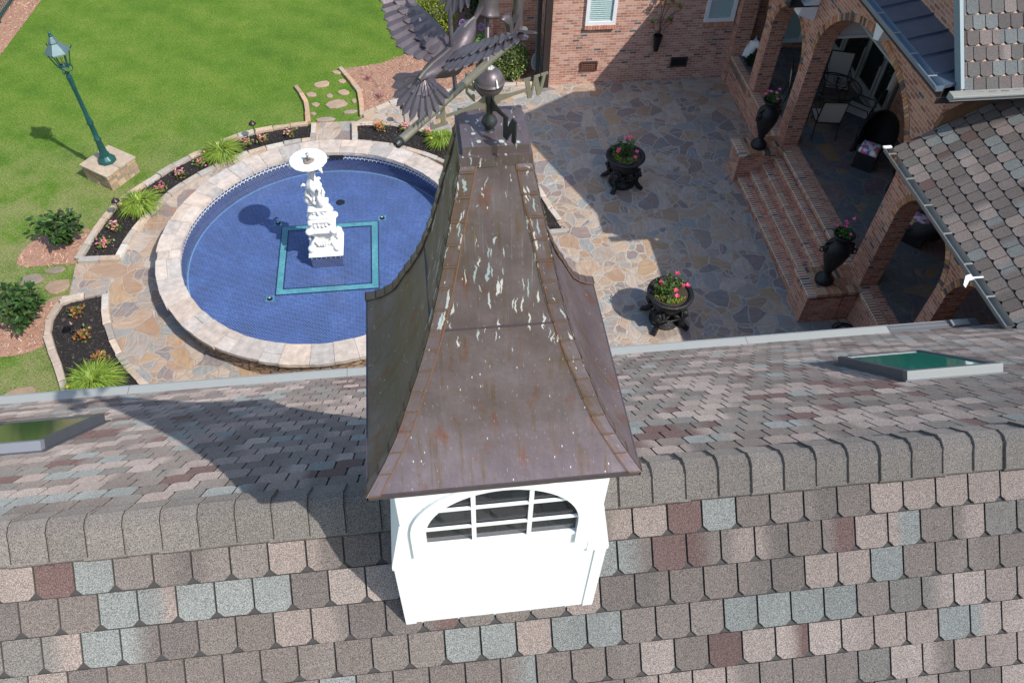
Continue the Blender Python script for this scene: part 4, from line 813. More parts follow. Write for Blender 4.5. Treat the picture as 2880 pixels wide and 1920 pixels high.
# ================================================================== SHINGLES
SH = [((.235, .196, .176), 5), ((.262, .222, .20), 4), ((.375, .305, .272), 5.2), ((.42, .35, .315), 2.4), ((.285, .295, .282), 2.0), ((.20, .17, .156), 3), ((.185, .118, .108), 1.8), ((.245, .225, .205), 3), ((.31, .32, .305), 1.0)]
SHC = [np.array(s_[0]) for s_ in SH]; SHW = np.array([s_[1] for s_ in SH]); SHW = SHW / SHW.sum()
def shingles(mb, O, A, U, a0, a1, b1, T=.19, E_=.215, clip=None, th=.010):
    """O eave point, A unit along eave, U unit up-slope; tabs in courses"""
    O, A, U = Vector(O), Vector(A).normalized(), Vector(U).normalized(); N_ = A.cross(U)
    if N_.z < 0: N_ = -N_
    nr = int(math.ceil(b1 / E_)); mb.col = (.045, .04, .04)
    for r in range(nr):
        b0 = r * E_; off = (r % 2) * T / 2 + random.uniform(-.008, .008); k0 = int(math.floor((a0 - off) / T)); k1 = int(math.ceil((a1 - off) / T)); bt = min(b0 + E_ - .008, b1 + .01)
        prev = SHC[int(rng.choice(len(SHC), p=SHW))]
        for k in range(k0, k1):
            cur = prev if random.random() < .22 else SHC[int(rng.choice(len(SHC), p=SHW))]; fj = random.uniform(.92, 1.08); bl = random.random() < .28; xm = off + (k + random.uniform(.3, .6)) * T; pv = prev
            def cf(x, cur=cur, pv=pv, bl=bl, xm=xm, fj=fj):
                if not bl: return cur * fj
                t_b = min(1, max(0, (x - xm) / .05 + .5)); return (pv * (1 - t_b) + cur * t_b) * fj
            prev = cur
            x0 = off + k * T + .006; x1 = off + (k + 1) * T - .006
            if x0 < a0: x0 = a0
            if x1 > a1: x1 = a1
            if x1 - x0 < .03 or (clip and not clip((x0 + x1) / 2, b0 + E_ / 2)): continue
            c = .034; jt = random.uniform(-.003, .003); h0 = th + random.uniform(-.0015, .002); h1 = .003; xs = [x0, x0 + c, (x0 + x1) / 2, x1 - c, x1]; yb = [b0 + c + jt, b0 + jt, b0 + jt, b0 + jt, b0 + c + jt]; V = []; C = []
            for x, y in zip(xs, yb): V.append(O + A * x + U * y + N_ * h0); C.append(cf(x))
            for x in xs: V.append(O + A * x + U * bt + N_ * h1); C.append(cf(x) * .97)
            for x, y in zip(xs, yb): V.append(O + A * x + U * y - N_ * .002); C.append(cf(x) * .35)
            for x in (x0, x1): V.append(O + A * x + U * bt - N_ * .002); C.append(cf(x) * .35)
            i = len(mb.v); mb.v.extend([tuple(v) for v in V]); mb.c.extend([tuple(q) for q in C])
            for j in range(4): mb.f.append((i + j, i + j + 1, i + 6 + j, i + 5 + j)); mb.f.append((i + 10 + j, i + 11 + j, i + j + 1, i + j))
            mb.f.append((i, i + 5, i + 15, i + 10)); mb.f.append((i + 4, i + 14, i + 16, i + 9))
SQ = math.sqrt(.5)
# ================================================================== MAIN HOUSE (the roof in front)
house = thing('main_house', 'long house with a multicoloured shingle roof crossing the foreground', 'house', (0, 2.3, 0), world=True)
RY, RZ = 2.325, 7.475; EY, EZ = 6.30, 3.50
mb = MB(); mb.box(-9, 12.5, -2.6, 5.75, 0, 3.2); build(mb, 'wall', M['brick'], house)
mb = MB(); mb.prism([(-2.1, 3.05), (RY, RZ - .015), (EY, EZ - .015), (EY, EZ - .06), (RY, RZ - .12), (-2.1, 2.95)], 0, 21.5, (.05, .045, .045), Matrix(((0, 0, 1, -9), (1, 0, 0, 0), (0, 1, 0, 0), (0, 0, 0, 1)))); build(mb, 'roof_deck', m_plain('roof_felt', (.05, .046, .045), .95), house)
mb = MB(); shingles(mb, (0, EY + .02, EZ - .02), (1, 0, 0), (0, -SQ, SQ), -9, 9.0, 5.58); build(mb, 'far_roof_slope', M['shingle'], house, uv=False)
mb = MB(); shingles(mb, (0, -1.05, RZ - (RY + 1.05)), (1, 0, 0), (0, SQ, SQ), -6.2, 7.6, 4.62, T=.215, E_=.218); build(mb, 'near_roof_slope', M['shingle'], house, uv=False)
mb = MB(); rc = (.25, .222, .20); x = -7.0; k = 0
while x < 9.0:
    wd_ = .205; left = x < .25; f = random.uniform(.86, 1.12); c = tuple(v * f for v in rc); prof = []
    for j in range(9):
        t = (j - 4) / 4; s_ = t * .230; ay = abs(s_)
        y = RY + math.copysign(min(ay, 9) * SQ, s_) if ay > .07 else RY + s_ * .85; z = RZ + .028 - (ay * SQ if ay > .07 else ay * ay * 5.0 + .025)
        prof.append((y, z))
    lo, hi = (.002, .020 if left else .017)
    for (xa, xb) in ((x, x + wd_ + .03),):
        ha, hb = (hi, lo) if not left else (lo, hi)
        jy = random.uniform(-.006, .006); i = len(mb.v)
        mb.vs([(xa, y + jy, z + ha) for y, z in prof] + [(xb, y + jy, z + hb) for y, z in prof] + [(xa, y + jy, z - .02) for y, z in prof] + [(xb, y + jy, z - .02) for y, z in prof], c)
        for q in range(i + 18, i + 36): mb.c[q] = (.02, .018, .018)  # skirts blackened: shade under each cap lap put into the colour
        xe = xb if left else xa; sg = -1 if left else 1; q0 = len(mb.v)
        mb.vs([(xe + sg * dx_, y + jy, z + hi + .0012) for dx_ in (-.001, .0045) for y, z in prof], (.03, .027, .026))  # dark strip painted along the lap as its shadow line
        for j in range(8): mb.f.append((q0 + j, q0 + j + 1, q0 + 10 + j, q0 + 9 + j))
        for j in range(8): mb.f += [(i + j, i + j + 1, i + 10 + j, i + 9 + j), (i + 18 + j, i + 19 + j, i + j + 1, i + j), (i + 9 + j, i + 10 + j, i + 28 + j, i + 27 + j)]
        mb.f += [(i, i + 9, i + 27, i + 18), (i + 8, i + 26, i + 35, i + 17)]
    x += wd_
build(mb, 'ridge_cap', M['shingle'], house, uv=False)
def gutter_run(p0, p1, out, wd=.12, cover=None):
    """open K gutter from p0 to p1 (inner top edge), out = outward unit"""
    mb = MB(); p0, p1, out = Vector(p0), Vector(p1), Vector(out); pr = [(0, .01), (0, -.09), (wd * .75, -.09), (wd * .8, -.05), (wd, -.02), (wd, .005), (wd - .012, .005), (wd - .014, -.015), (wd * .72, -.078), (.008, -.078)]
    n = len(pr); i = mb.vs([tuple(p + out * a + Vector((0, 0, z))) for p in (p0, p1) for a, z in pr])
    for k in range(n): mb.f.append((i + k, i + (k + 1) % n, i + n + (k + 1) % n, i + n + k))
    mb.f += [tuple(range(i, i + 6)), tuple(range(i + n, i + n + 6))]; return mb
g = build(gutter_run((-9, EY + .02, EZ), (7.42, EY + .02, EZ), (0, 1, 0)), 'gutter', M['gutter'], house)
mb = MB()
for xa, xb in ((-9, -6.1), (-6.095, -3.9), (-3.895, -1.2), (-1.195, 1.5), (1.505, 4.1), (4.105, 6.1)): i = mb.vs([(xa, EY - .02, EZ + .022), (xb, EY - .02, EZ + .022), (xb, EY + .115, EZ + .014), (xa, EY + .115, EZ + .014), (xa, EY + .15, EZ - .01), (xb, EY + .15, EZ - .01)]); mb.f += [(i, i + 1, i + 2, i + 3), (i + 3, i + 2, i + 5, i + 4)]
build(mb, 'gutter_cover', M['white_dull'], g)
mb = MB(); i = mb.vs([(6.1, EY - .02, EZ + .022), (7.42, EY - .02, EZ + .022), (7.42, EY + .115, EZ + .014), (6.1, EY + .115, EZ + .014)]); mb.f.append((i, i + 1, i + 2, i + 3)); build(mb, 'gutter_guard', m_plain('grey_mesh', (.16, .16, .165), .5, .4), g)
mb = MB(); x = 6.14
while x < 7.2: mb.sheet([(x, EY + .045), (x + .018, EY + .045), (x + .018, EY + .06), (x, EY + .06)], EZ + .0235); x += .036
build(mb, 'guard_holes', M['white_dull'], g)
mb = MB(); mb.box(7.0, 7.25, EY + .0, EY + .10, EZ + .03, EZ + .06); build(mb, 'guard_clip', M['gutter'], g)
# skylights
def skylight(x0, x1, s0, s1, front, glass, label):
    """s = distance down the far slope from the ridge"""
    Ms = Matrix(((1, 0, 0, 0), (0, SQ, SQ, RY), (0, -SQ, SQ, RZ), (0, 0, 0, 1)))
    fr = MB(); h = .10; t = .055
    fr.box(x0, x0 + t, s0, s1, 0, h, M=Ms); fr.box(x1 - t, x1, s0, s1, 0, h, M=Ms); fr.box(x0 + t, x1 - t, s1 - t, s1, 0, h - .004, M=Ms)
    fr.box(x0 - .03, x1 + .03, s0 - .03, s1 + .05, .008, .022, M=Ms)
    o = build(fr, 'skylight', M['gutter_sk'], house); o['label'] = label
    mb = MB(); mb.box(x0 - .004, x1 + .004, s0 - .01, s0 + t, 0, h + .002, M=Ms); build(mb, 'frame', front, o)
    mb = MB(); mb.box(x0 + t, x1 - t, s0 + t, s1 - t, h - .035, h - .012, M=Ms); build(mb, 'glass', glass, o)
M['gutter_sk'] = m_plain('skylight_frame', (.10, .105, .12), .45, .3, noise=.15)
skylight(4.10, 5.0, 2.02, 3.23, m_plain('silver_frame', (.17, .185, .19), .45, .4), M['glass_green'], 'skylight with clear green glass and silver uphill frame, at the right')
skylight(-4.30, -3.33, 2.22, 3.50, m_plain('grey_frame', (.30, .31, .35), .45, .4), M['glass_green2'], 'skylight with mossy green glass at the left edge')

# ================================================================== ARCH WALL helper
def arch_wall(mb, u0, u1, z0, z1, t0, t1, ops, axis='y'):
    """wall in the plane axis-z between thickness t0..t1; ops: (centre, half width, spring z, rise, bottom z)"""
    def P(u, z, t): return (t, u, z) if axis == 'y' else (u, t, z)
    def topz(u, o):
        d = min(1, abs(u - o[0]) / o[1]); return o[2] + o[3] * math.sqrt(max(0, 1 - d * d))
    us = [u0]
    for o in sorted(ops): us += [o[0] - o[1] * math.cos(PI * k / 28) for k in range(29)]
    us.append(u1); us = sorted(set(round(u, 5) for u in us if u0 - 1e-6 <= u <= u1 + 1e-6))
    for a, b_ in zip(us[:-1], us[1:]):
        m = (a + b_) / 2; o = next((o for o in ops if abs(m - o[0]) < o[1]), None)
        if o is None: mb.box(*( (t0, t1, a, b_) if axis == 'y' else (a, b_, t0, t1)), z0, z1); continue
        za, zb = topz(a, o), topz(b_, o)
        for t in (t0, t1): mb.face([P(a, za, t), P(b_, zb, t), P(b_, z1, t), P(a, z1, t)])
        mb.face([P(a, za, t0), P(b_, zb, t0), P(b_, zb, t1), P(a, za, t1)]); mb.face([P(a, z1, t0), P(b_, z1, t0), P(b_, z1, t1), P(a, z1, t1)])
        if o[4] > z0:
            for t in (t0, t1): mb.face([P(a, z0, t), P(b_, z0, t), P(b_, o[4], t), P(a, o[4], t)])
            mb.face([P(a, o[4], t0), P(b_, o[4], t0), P(b_, o[4], t1), P(a, o[4], t1)])
BC = [(.48, .21, .11), (.50, .26, .15), (.42, .17, .09), (.46, .24, .11), (.52, .31, .19), (.47, .19, .10), (.10, .09, .09), (.36, .20, .09)]
def voussoirs(mb, o, x, w_=.11, step=.068):
    """header bricks round an arch on the face x = const"""
    n = 60; pts = [(o[0] - o[1] * math.cos(PI * k / n), o[2] + o[3] * math.sin(PI * k / n)) for k in range(n + 1)]; P = resample([Vector(p) for p in pts], step)
    for a, b_ in zip(P[:-1], P[1:]):
        d = (b_ - a); l = d.length
        if l < .02: continue
        d.normalize(); nn_ = Vector((-d.y, d.x)); 
        if nn_.y < 0 and abs(nn_.y) > .05: nn_ = -nn_
        if nn_.dot(Vector(((a.x + b_.x) / 2 - o[0], ((a.y + b_.y) / 2 - o[2]) + .001))) < 0: nn_ = -nn_
        q = [a + d * .005, b_ - d * .005, b_ - d * .005 + nn_ * w_, a + d * .005 + nn_ * w_]; c = random.choice(BC); f = random.uniform(.8, 1.15); c = tuple(v * f for v in c); i = mb.vs([(x, p.x, p.y) for p in q] + [(x + .12, p.x, p.y) for p in q], c)
        mb.f += [(i, i + 1, i + 2, i + 3), (i + 4, i + 5, i + 6, i + 7)] + [(i + k, i + (k + 1) % 4, i + 4 + (k + 1) % 4, i + 4 + k) for k in range(4)]
M['brickc'] = m_plain('single_brick', None, .85, vcol=True, noise=.4, nsc=25, bump=.6, bsc=60)
# ================================================================== PORCH WING
porch = thing('porch_wing', 'brick arcade porch with one wide arch, brick steps and a gabled shingle roof', 'porch', (8.05, 12, 0), world=True)
AX0, AX1 = 8.05, 8.42
BIG = (12.04, 1.97, 3.10, 1.37, .80); A3 = (8.78, .82, 2.52, .82, .80); A4 = (6.95, .74, 2.45, .80, .80); A1 = (15.25, .87, 2.48, .84, .80); A0 = (17.15, .66, 2.5, .66, .50)
mb = MB(); arch_wall(mb, 5.3, 9.74, 0, 3.9, AX0, AX1, [A3, A4]); arch_wall(mb, 9.74, 14.3, 0, 5.35, AX0, AX1, [BIG]); arch_wall(mb, 14.3, 18.10, 0, 4.0, AX0, AX1, [A1, A0])
mb.box(AX0 - .04, AX0, 17.82, 18.098, 0, 4.0)
build(mb, 'arcade_wall', M['brick'], porch)
for o in (BIG, A3, A4, A1, A0):
    mb = MB(); voussoirs(mb, o, AX0 - .012, .115 if o is not BIG else .13); build(mb, 'arch_bricks', M['brickc'], porch)
mb = MB(); mb.prism([(9.74, 5.35), (14.3, 5.35), (14.3, 5.4), (11.85, 7.75), (9.74, 5.6)], AX0, AX1, None, Matrix(((0, 0, 1, 0), (1, 0, 0, 0), (0, 1, 0, 0), (0, 0, 0, 1))))
mb.box(AX1, 13.0, 9.745, 10.05, 4.08, 5.5); mb.box(13.0, 13.3, 5.3, 18.1, 0, 5.5); mb.box(13.0, 13.3, -2.0, 9.7, 5.5, 7.1); build(mb, 'gable_wall', M['brick'], porch)
mb = MB(); mb.box(AX0 + .02, 13.0, 5.3, 18.1, .0, .79); build(mb, 'porch_floor', M['flag_porch'], porch)
# floor-edge nosing of header bricks, steps, pedestals
def headers(mb, x0, x1, y0, y1, z0, z1, st=.068):
    mb.box(x0 + .007, x1 - .003, y0 + .002, y1 - .002, z0 + .002, z1 - .0008, (.72, .64, .56)); y = y0
    while y < y1 - .02:
        c = random.choice(BC[:5] * 3 + BC[5:]); f = random.uniform(.75, 1.1); e = min(st, y1 - y); q = [(x0, z0), (x0 + .004, z1 - .012), (x0 + .016, z1), (x1, z1), (x1, z0)]; jx = random.uniform(-.003, .003)
        i = mb.vs([(x + jx, yy, z) for yy in (y + .008, y + e - .008) for x, z in q], tuple(v * f for v in c)); mb.f += [tuple(range(i, i + 5)), tuple(range(i + 5, i + 10))] + [(i + k, i + (k + 1) % 5, i + 5 + (k + 1) % 5, i + 5 + k) for k in range(5)]; y += st
st = None
for k in range(4):
    x0 = 7.10 + .25 * k; z1 = .16 * (k + 1); mb = MB(); mb.box(x0 + .02, 8.04, 10.15, 13.78, .16 * k - (.0 if k == 0 else .01), z1 - .004); o = build(mb, 'step', M['brick_step'], porch)
    mb = MB(); headers(mb, x0, x0 + .135, 10.17, 13.77, z1 - .075, z1 + .003); build(mb, 'step_nosing', M['brickc'], o)
for (y0, y1) in ((5.4, 9.42), (10.15, 13.78), (14.35, 17.8)): mb = MB(); headers(mb, 8.0, 8.2, y0, y1, .725, .803); build(mb, 'floor_nosing', M['brickc'], porch)
for (y0, y1) in ((9.45, 10.15), (13.78, 14.34)):
    mb = MB(); mb.box(7.02, 8.045, y0 + .02, y1 - .02, 0, .735); o = build(mb, 'pedestal', M['brick'], porch)
    mb = MB(); nY = int((y1 - y0 + .04) / .205); 
    y = y0 - .02; 
    for r_ in range(16):
        x0 = 6.965 + .0685 * r_; 
        yy = y0 - .02
        if r_ == 0: headers(mb, 6.965, 7.16, y0 - .02, y1 + .02, .735, .812); continue
        if r_ < 3: continue
        while yy < y1 + .01:
            e = min(.2, y1 + .02 - yy); c = random.choice(BC); f = random.uniform(.75, 1.1); mb.box(x0 + .005, x0 + .0635, yy + .004, yy + e - .004, .735, .81, tuple(v * f for v in c)); yy += .2
    mb.box(6.98, 8.045, y0 - .012, y1 + .012, .735, .800, (.36, .31, .27)); build(mb, 'pedestal_cap', M['brickc'], o)
mb = MB(); mb.box(8.34, 8.6, 16.42, 17.82, 0, .52); o = build(mb, 'planter_wall', M['brick'], porch)
mb = MB(); headers(mb, 8.32, 8.52, 16.42, 17.82, .52, .60); build(mb, 'planter_wall_cap', M['brickc'], o)
# french doors on the house wall inside the porch
mb = MB(); mb.box(10.80, 11.0, 5.3, 14.72, .8, 4.015); mb.box(10.80, 11.0, 14.72, 18.03, 3.15, 4.015); mb.box(8.45, 13, 18.04, 18.098, .8, 4.015); build(mb, 'inner_wall', M['brick'], porch)
for (y0, y1) in ((17.42, 18.02), (16.36, 17.38), (15.50, 16.32), (14.74, 15.46)):
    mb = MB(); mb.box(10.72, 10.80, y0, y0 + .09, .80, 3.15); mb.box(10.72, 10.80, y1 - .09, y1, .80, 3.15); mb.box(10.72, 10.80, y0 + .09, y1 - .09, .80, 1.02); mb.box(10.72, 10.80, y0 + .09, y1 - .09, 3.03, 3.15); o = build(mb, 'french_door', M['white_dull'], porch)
    mb = MB(); mb.box(10.75, 10.765, y0 + .09, y1 - .09, 1.02, 3.03); build(mb, 'glass', M['glass_dk'], o); mb = MB(); mb.box(10.68, 10.72, y0 + .03, y0 + .06, 1.72, 1.92); mb.box(10.64, 10.68, y0 + .03, y0 + .13, 1.82, 1.845); build(mb, 'handle', M['darkmetal'], o)
mb = MB(); mb.box(10.62, 10.80, 14.72, 18.04, .79, .825); build(mb, 'door_sill', M['white_dull'], porch)
mb = MB(); mb.box(8.43, 10.79, 14.10, 14.28, 3.35, 4.018); mb.box(8.42, 10.2, 14.05, 14.098, 3.34, 3.40); build(mb, 'white_beam', M['white'], porch)
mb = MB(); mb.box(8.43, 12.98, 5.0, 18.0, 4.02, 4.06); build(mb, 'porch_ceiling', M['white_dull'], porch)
# window on the end wall inside the porch
def window(parent, x0, x1, z0, z1, y, slats=True, nm='window', sill=None, fw=.09):
    mb = MB(); mb.box(x0, x0 + fw, y - .06, y - .001, z0, z1); mb.box(x1 - fw, x1, y - .06, y - .001, z0, z1); mb.box(x0 + fw, x1 - fw, y - .06, y - .001, z0, z0 + fw); mb.box(x0 + fw, x1 - fw, y - .06, y - .001, z1 - fw, z1)
    mb.box(x0 + fw, x1 - fw, y - .045, y - .01, (z0 + z1) / 2 - .02, (z0 + z1) / 2 + .02); o = build(mb, nm, M['white'], parent)
    mb = MB(); z = z0 + fw + .01
    while z < z1 - fw - .02:
        i = mb.vs([(x0 + fw, y - .022, z + .006), (x1 - fw, y - .022, z + .006), (x1 - fw, y - .008, z + .040), (x0 + fw, y - .008, z + .040)]); mb.f.append((i, i + 1, i + 2, i + 3)); z += .052
    mb.box(x0 + fw, x1 - fw, y - .006, y - .002, z0 + fw, z1 - fw, None); build(mb, 'blind', M['blind'], o)
    mb = MB(); mb.box(x0 + fw, x1 - fw, y - .036, y - .032, z0 + fw, z1 - fw); build(mb, 'glass', M['clear'], o)
    if sill: mb = MB(); headers2(mb, x0 - .01, x1 + .01, y, z0); build(mb, 'sill', M['brickc'], o)
    return o
def headers2(mb, x0, x1, y, z):
    x = x0
    while x < x1 - .02: e = min(.068, x1 - x); c = random.choice([(.52, .26, .17), (.48, .21, .14), (.55, .30, .20)]); mb.box(x + .004, x + e - .004, y - .075, y - .001, z - .105, z - .001, c); x += .068
window(porch, 9.15, 9.92, .98, 2.7, 18.04)
# shingled gable roof over the big arch
GZ, GY0, GY1, GR = 5.40, 9.06, 14.55, 11.80; GH = GZ + (GR - GY0)
mb = MB(); X0, X1 = 7.62, 13.5
mb.prism([(GY0, GZ - .02), (GR, GH - .02), (GY1, GZ - .02), (GY1, GZ - .08), (GR, GH - .12), (GY0, GZ - .08)], X0, X1, (.04, .035, .035), Matrix(((0, 0, 1, 0), (1, 0, 0, 0), (0, 1, 0, 0), (0, 0, 0, 1)))); build(mb, 'gable_roof_deck', M['brown'], porch)
mb = MB(); shingles(mb, (X0, GY0 - .03, GZ - .03), (1, 0, 0), (0, SQ, SQ), .05, 4.6, 3.85); build(mb, 'gable_roof_slope', M['shingle'], porch, uv=False)
mb = MB()
for sg, ya in ((1, GY0), (-1, GY1)):
    n = 2 if sg > 0 else 2
    i = mb.vs([(X0 - .01, ya, GZ + .012), (X0 + .045, ya, GZ + .012), (X0 + .045, GR, GH + .012), (X0 - .01, GR, GH + .012), (X0 - .02, ya, GZ - .15), (X0 - .02, GR, GH - .15)]); mb.f += [(i, i + 1, i + 2, i + 3), (i, i + 3, i + 5, i + 4)]
build(mb, 'rake_board', m_plain('rake_board', (.17, .22, .235), .6), porch)
g = build(gutter_run((7.42, GY0 - .03, GZ), (13.5, GY0 - .03, GZ), (0, -1, 0), .14), 'gutter', M['white_dull'], porch)
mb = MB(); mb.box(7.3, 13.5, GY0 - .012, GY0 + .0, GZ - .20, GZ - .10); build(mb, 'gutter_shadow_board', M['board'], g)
# pent roof in blue metal with its gutter
def pent(y0, y1, zg, zt, xg, xt, label):
    d = Vector((xt - xg, 0, zt - zg)); Nn = Vector((-d.z, 0, d.x)).normalized()
    mb = MB(); i = mb.vs([(xg, y0, zg), (xg, y1, zg), (xt, y1, zt), (xt, y0, zt)] + [(xg, y0, zg - .05), (xg, y1, zg - .05), (xt, y1, zt - .05), (xt, y0, zt - .05)]); mb.f += [(i, i + 1, i + 2, i + 3), (i + 4, i + 5, i + 6, i + 7), (i, i + 3, i + 7, i + 4), (i, i + 1, i + 5, i + 4)]
    o = build(mb, 'pent_roof', M['blueroof'], porch); o['label'] = label
    y = y0 + .28
    while y < y1 - .05:
        mb = MB(); i = mb.vs([tuple(Vector((xg, yy, zg)) + Nn * h) for yy, h in ((y - .012, 0), (y - .012, .03), (y + .012, .03), (y + .012, 0))] + [tuple(Vector((xt, yy, zt)) + Nn * h) for yy, h in ((y - .012, 0), (y - .012, .03), (y + .012, .03), (y + .012, 0))])
        for k in range(3): mb.f.append((i + k, i + k + 1, i + 5 + k, i + 4 + k))
        mb.f.append((i, i + 1, i + 2, i + 3)); build(mb, 'seam', M['blueroof'], o); y += .485
    g = build(gutter_run((xg, y0, zg - .005), (xg, y1, zg - .005), (-1, 0, 0), .14), 'gutter', m_plain('pale_blue_gutter', (.22, .28, .34), .35, .4), porch)
    y = y0 + .25
    while y < y1: mb = MB(); mb.box(xg - .14, xg, y - .008, y + .008, zg + .002, zg + .010); y += .60; build(mb, 'gutter_strap', M['white_dull'], g)
    mb = MB(); mb.box(xg - .002, xg + .02, y0, y1, zg - .22, zg - .055); mb.box(xg + .02, xt, y0, y1, zg - .22, zg - .19); build(mb, 'fascia', M['board'], porch)
pent(9.19, 14.36, 5.40, 5.52, 7.44, 8.048, 'blue metal pent roof above the wide arch')
pent(14.38, 18.05, 4.08, 4.30, 7.42, 8.048, 'lower blue metal pent roof over the small arches')
mb = MB(); mb.box(8.42, 13, 14.3, 18.1, 4.25, 4.32); build(mb, 'flat_roof', M['blueroof'], porch)
mb = MB()
mb.prism([(7.66, 3.70), (8.045, 3.56), (8.045, 4.05), (7.70, 3.87)], 14.38, 14.60, None, Matrix(((1, 0, 0, 0), (0, 0, 1, 0), (0, 1, 0, 0), (0, 0, 0, 1)))); build(mb, 'white_bracket', M['white'], porch); mb = MB()
mb.prism([(11.92, 4.89), (11.62, 4.91), (11.68, 4.66), (11.84, 4.61)], 7.80, 8.046, None, Matrix(((0, 0, 1, 0), (1, 0, 0, 0), (0, 1, 0, 0), (0, 0, 0, 1))))
build(mb, 'white_bracket', M['white'], porch)
# lower shingle roof joining the main roof
sl_ = .577; cn = 1 / math.sqrt(1 + sl_ ** 2); RX0, RZ0 = 7.47, 4.0
mb = MB(); i = mb.vs([(RX0, 5.0, RZ0 - .012), (RX0, 9.64, RZ0 - .012), (13.4, 9.64, RZ0 - .012 + sl_ * (13.4 - RX0)), (13.4, 1.2, RZ0 - .012 + sl_ * (13.4 - RX0))]); mb.f.append((i, i + 1, i + 2, i + 3)); i = mb.vs([(RX0, 5.9, RZ0 - .06), (RX0, 9.64, RZ0 - .06), (13.4, 9.64, RZ0 - .06 + sl_ * (13.4 - RX0)), (13.4, 5.9, RZ0 - .06 + sl_ * (13.4 - RX0))]); mb.f.append((i, i + 1, i + 2, i + 3))
mb.box(RX0 - .0, RX0 + .03, 5.9, 9.63, RZ0 - .22, RZ0 - .02)
build(mb, 'side_roof_deck', m_plain('roof_felt2', (.03, .027, .027), .95), porch)
mb = MB(); shingles(mb, (RX0 - .03, 0, RZ0 - .03 * sl_), (0, 1, 0), (cn, 0, sl_ * cn), 1.8, 9.65, 5.6, clip=lambda a, b_: a > 5.72 - (b_ * cn) * sl_); build(mb, 'side_roof_slope', M['shingle'], porch, uv=False)
g = build(gutter_run((RX0 - .03, 5.88, RZ0 - .02), (RX0 - .03, 9.70, RZ0 - .02), (-1, 0, 0), .13), 'gutter', m_plain('worn_gutter', (.30, .31, .30), .35, .6, noise=.2), porch)
y = 6.4
while y < 9.5: mb = MB(); mb.box(RX0 - .16, RX0 - .03, y - .012, y + .012, RZ0 - .016, RZ0 - .006); y += .62; build(mb, 'gutter_strap', M['gutter'], g)
mb = MB(); mb.box(RX0 - .17, RX0 - .03, 9.66, 9.71, RZ0 - .03, RZ0 - .006); build(mb, 'gutter_strap', M['white'], g)
mb = MB()
for k in range(60): y = random.uniform(9.25, 9.62); x = RX0 - random.uniform(.05, .12); c = random.choice([(.30, .10, .05), (.22, .13, .07), (.15, .06, .04)]); leafset(mb, np.array([[x, y, RZ0 - random.uniform(.03, .08)]]), dirs(1, .2), np.array([.035]), np.array([.015]), [c])
build(mb, 'gutter_leaves', M['leaf'], g, uv=False)
mb = MB(); i = mb.vs([(RX0 + .55, 9.66, RZ0 + .55 * sl_), (12.5, 9.66, RZ0 + sl_ * (12.5 - RX0)), (12.5, 9.66, RZ0 + .30 + sl_ * (12.5 - RX0)), (RX0 + .60, 9.66, RZ0 + .16 + .6 * sl_)] + [(RX0 + .55, 9.742, RZ0 + .55 * sl_), (12.5, 9.742, RZ0 + sl_ * (12.5 - RX0)), (12.5, 9.742, RZ0 + .32 + sl_ * (12.5 - RX0)), (RX0 + .60, 9.742, RZ0 + .19 + .6 * sl_)]); mb.f += [(i, i + 1, i + 2, i + 3), (i + 3, i + 2, i + 6, i + 7), (i, i + 3, i + 7, i + 4)]; build(mb, 'wall_flashing', M['brown'], porch)
# white torn flashing strap on the near gutter
mb = MB(); P = Matrix.Translation((7.31, 6.75, 3.99)); mb.box(-.02, .14, -.012, .012, 0, .012, M=P); mb.face([(7.30, 6.72, 4.0), (7.28, 6.80, 4.02), (7.19, 6.77, 4.03), (7.21, 6.69, 4.01)]); mb.face([(7.19, 6.77, 4.03), (7.21, 6.69, 4.01), (7.15, 6.62, 3.95), (7.13, 6.66, 3.97)]); tag(build(mb, 'bent_strap', M['white'], org=(7.2, 6.7, 3.95)), 'small bent white strap sticking out of the near gutter at the right', 'strap')

# ================================================================== BACK WALL BUILDING
wing = thing('brick_house_wing', 'brick house wall with two small white windows behind the patio', 'house', (5.8, 18.1, 0), world=True)
mb = MB(); mb.box(3.34, 13.2, 18.1, 25, 0, 3.7); build(mb, 'wall', M['brick_far'], wing)
mb = MB(); mb.prism([(17.85, 3.6), (21.5, 6.4), (25.3, 3.6), (25.3, 3.5), (17.85, 3.5)], 3.34, 13.6, (.2, .18, .17), Matrix(((0, 0, 1, 0), (1, 0, 0, 0), (0, 1, 0, 0), (0, 0, 0, 1)))); build(mb, 'roof', M['shingle'], wing)
window(wing, 4.17, 4.93, 1.64, 3.3, 18.1, sill=True); window(wing, 7.19, 7.96, 1.60, 3.3, 18.1, sill=True)
for x0, dk in ((4.16, 0), (6.54, 1)):
    mb = MB(); x1, z0, z1 = x0 + .44, .39, .645; t = .035
    mb.box(x0, x1, 18.06, 18.098, z0, z0 + t); mb.box(x0, x1, 18.06, 18.098, z1 - t, z1); mb.box(x0, x0 + t, 18.06, 18.098, z0 + t, z1 - t); mb.box(x1 - t, x1, 18.06, 18.098, z0 + t, z1 - t); o = build(mb, 'foundation_vent', M['board'] if dk else m_plain('brown_vent', (.09, .035, .025), .6), wing)
    mb = MB(); mb.box(x0 + t, x1 - t, 18.085, 18.095, z0 + t, z1 - t, (.01, .008, .008))
    if not dk:
        for k in range(8): mb.box(x0 + t + .01 + k * .045, x0 + t + .022 + k * .045, 18.072, 18.082, z0 + t, z1 - t, (.22, .10, .07))
        for k in range(3): mb.box(x0 + t, x1 - t, 18.068, 18.078, z0 + t + .03 + k * .05, z0 + t + .038 + k * .05, (.22, .10, .07))
    build(mb, 'grille', M['chip'], o)
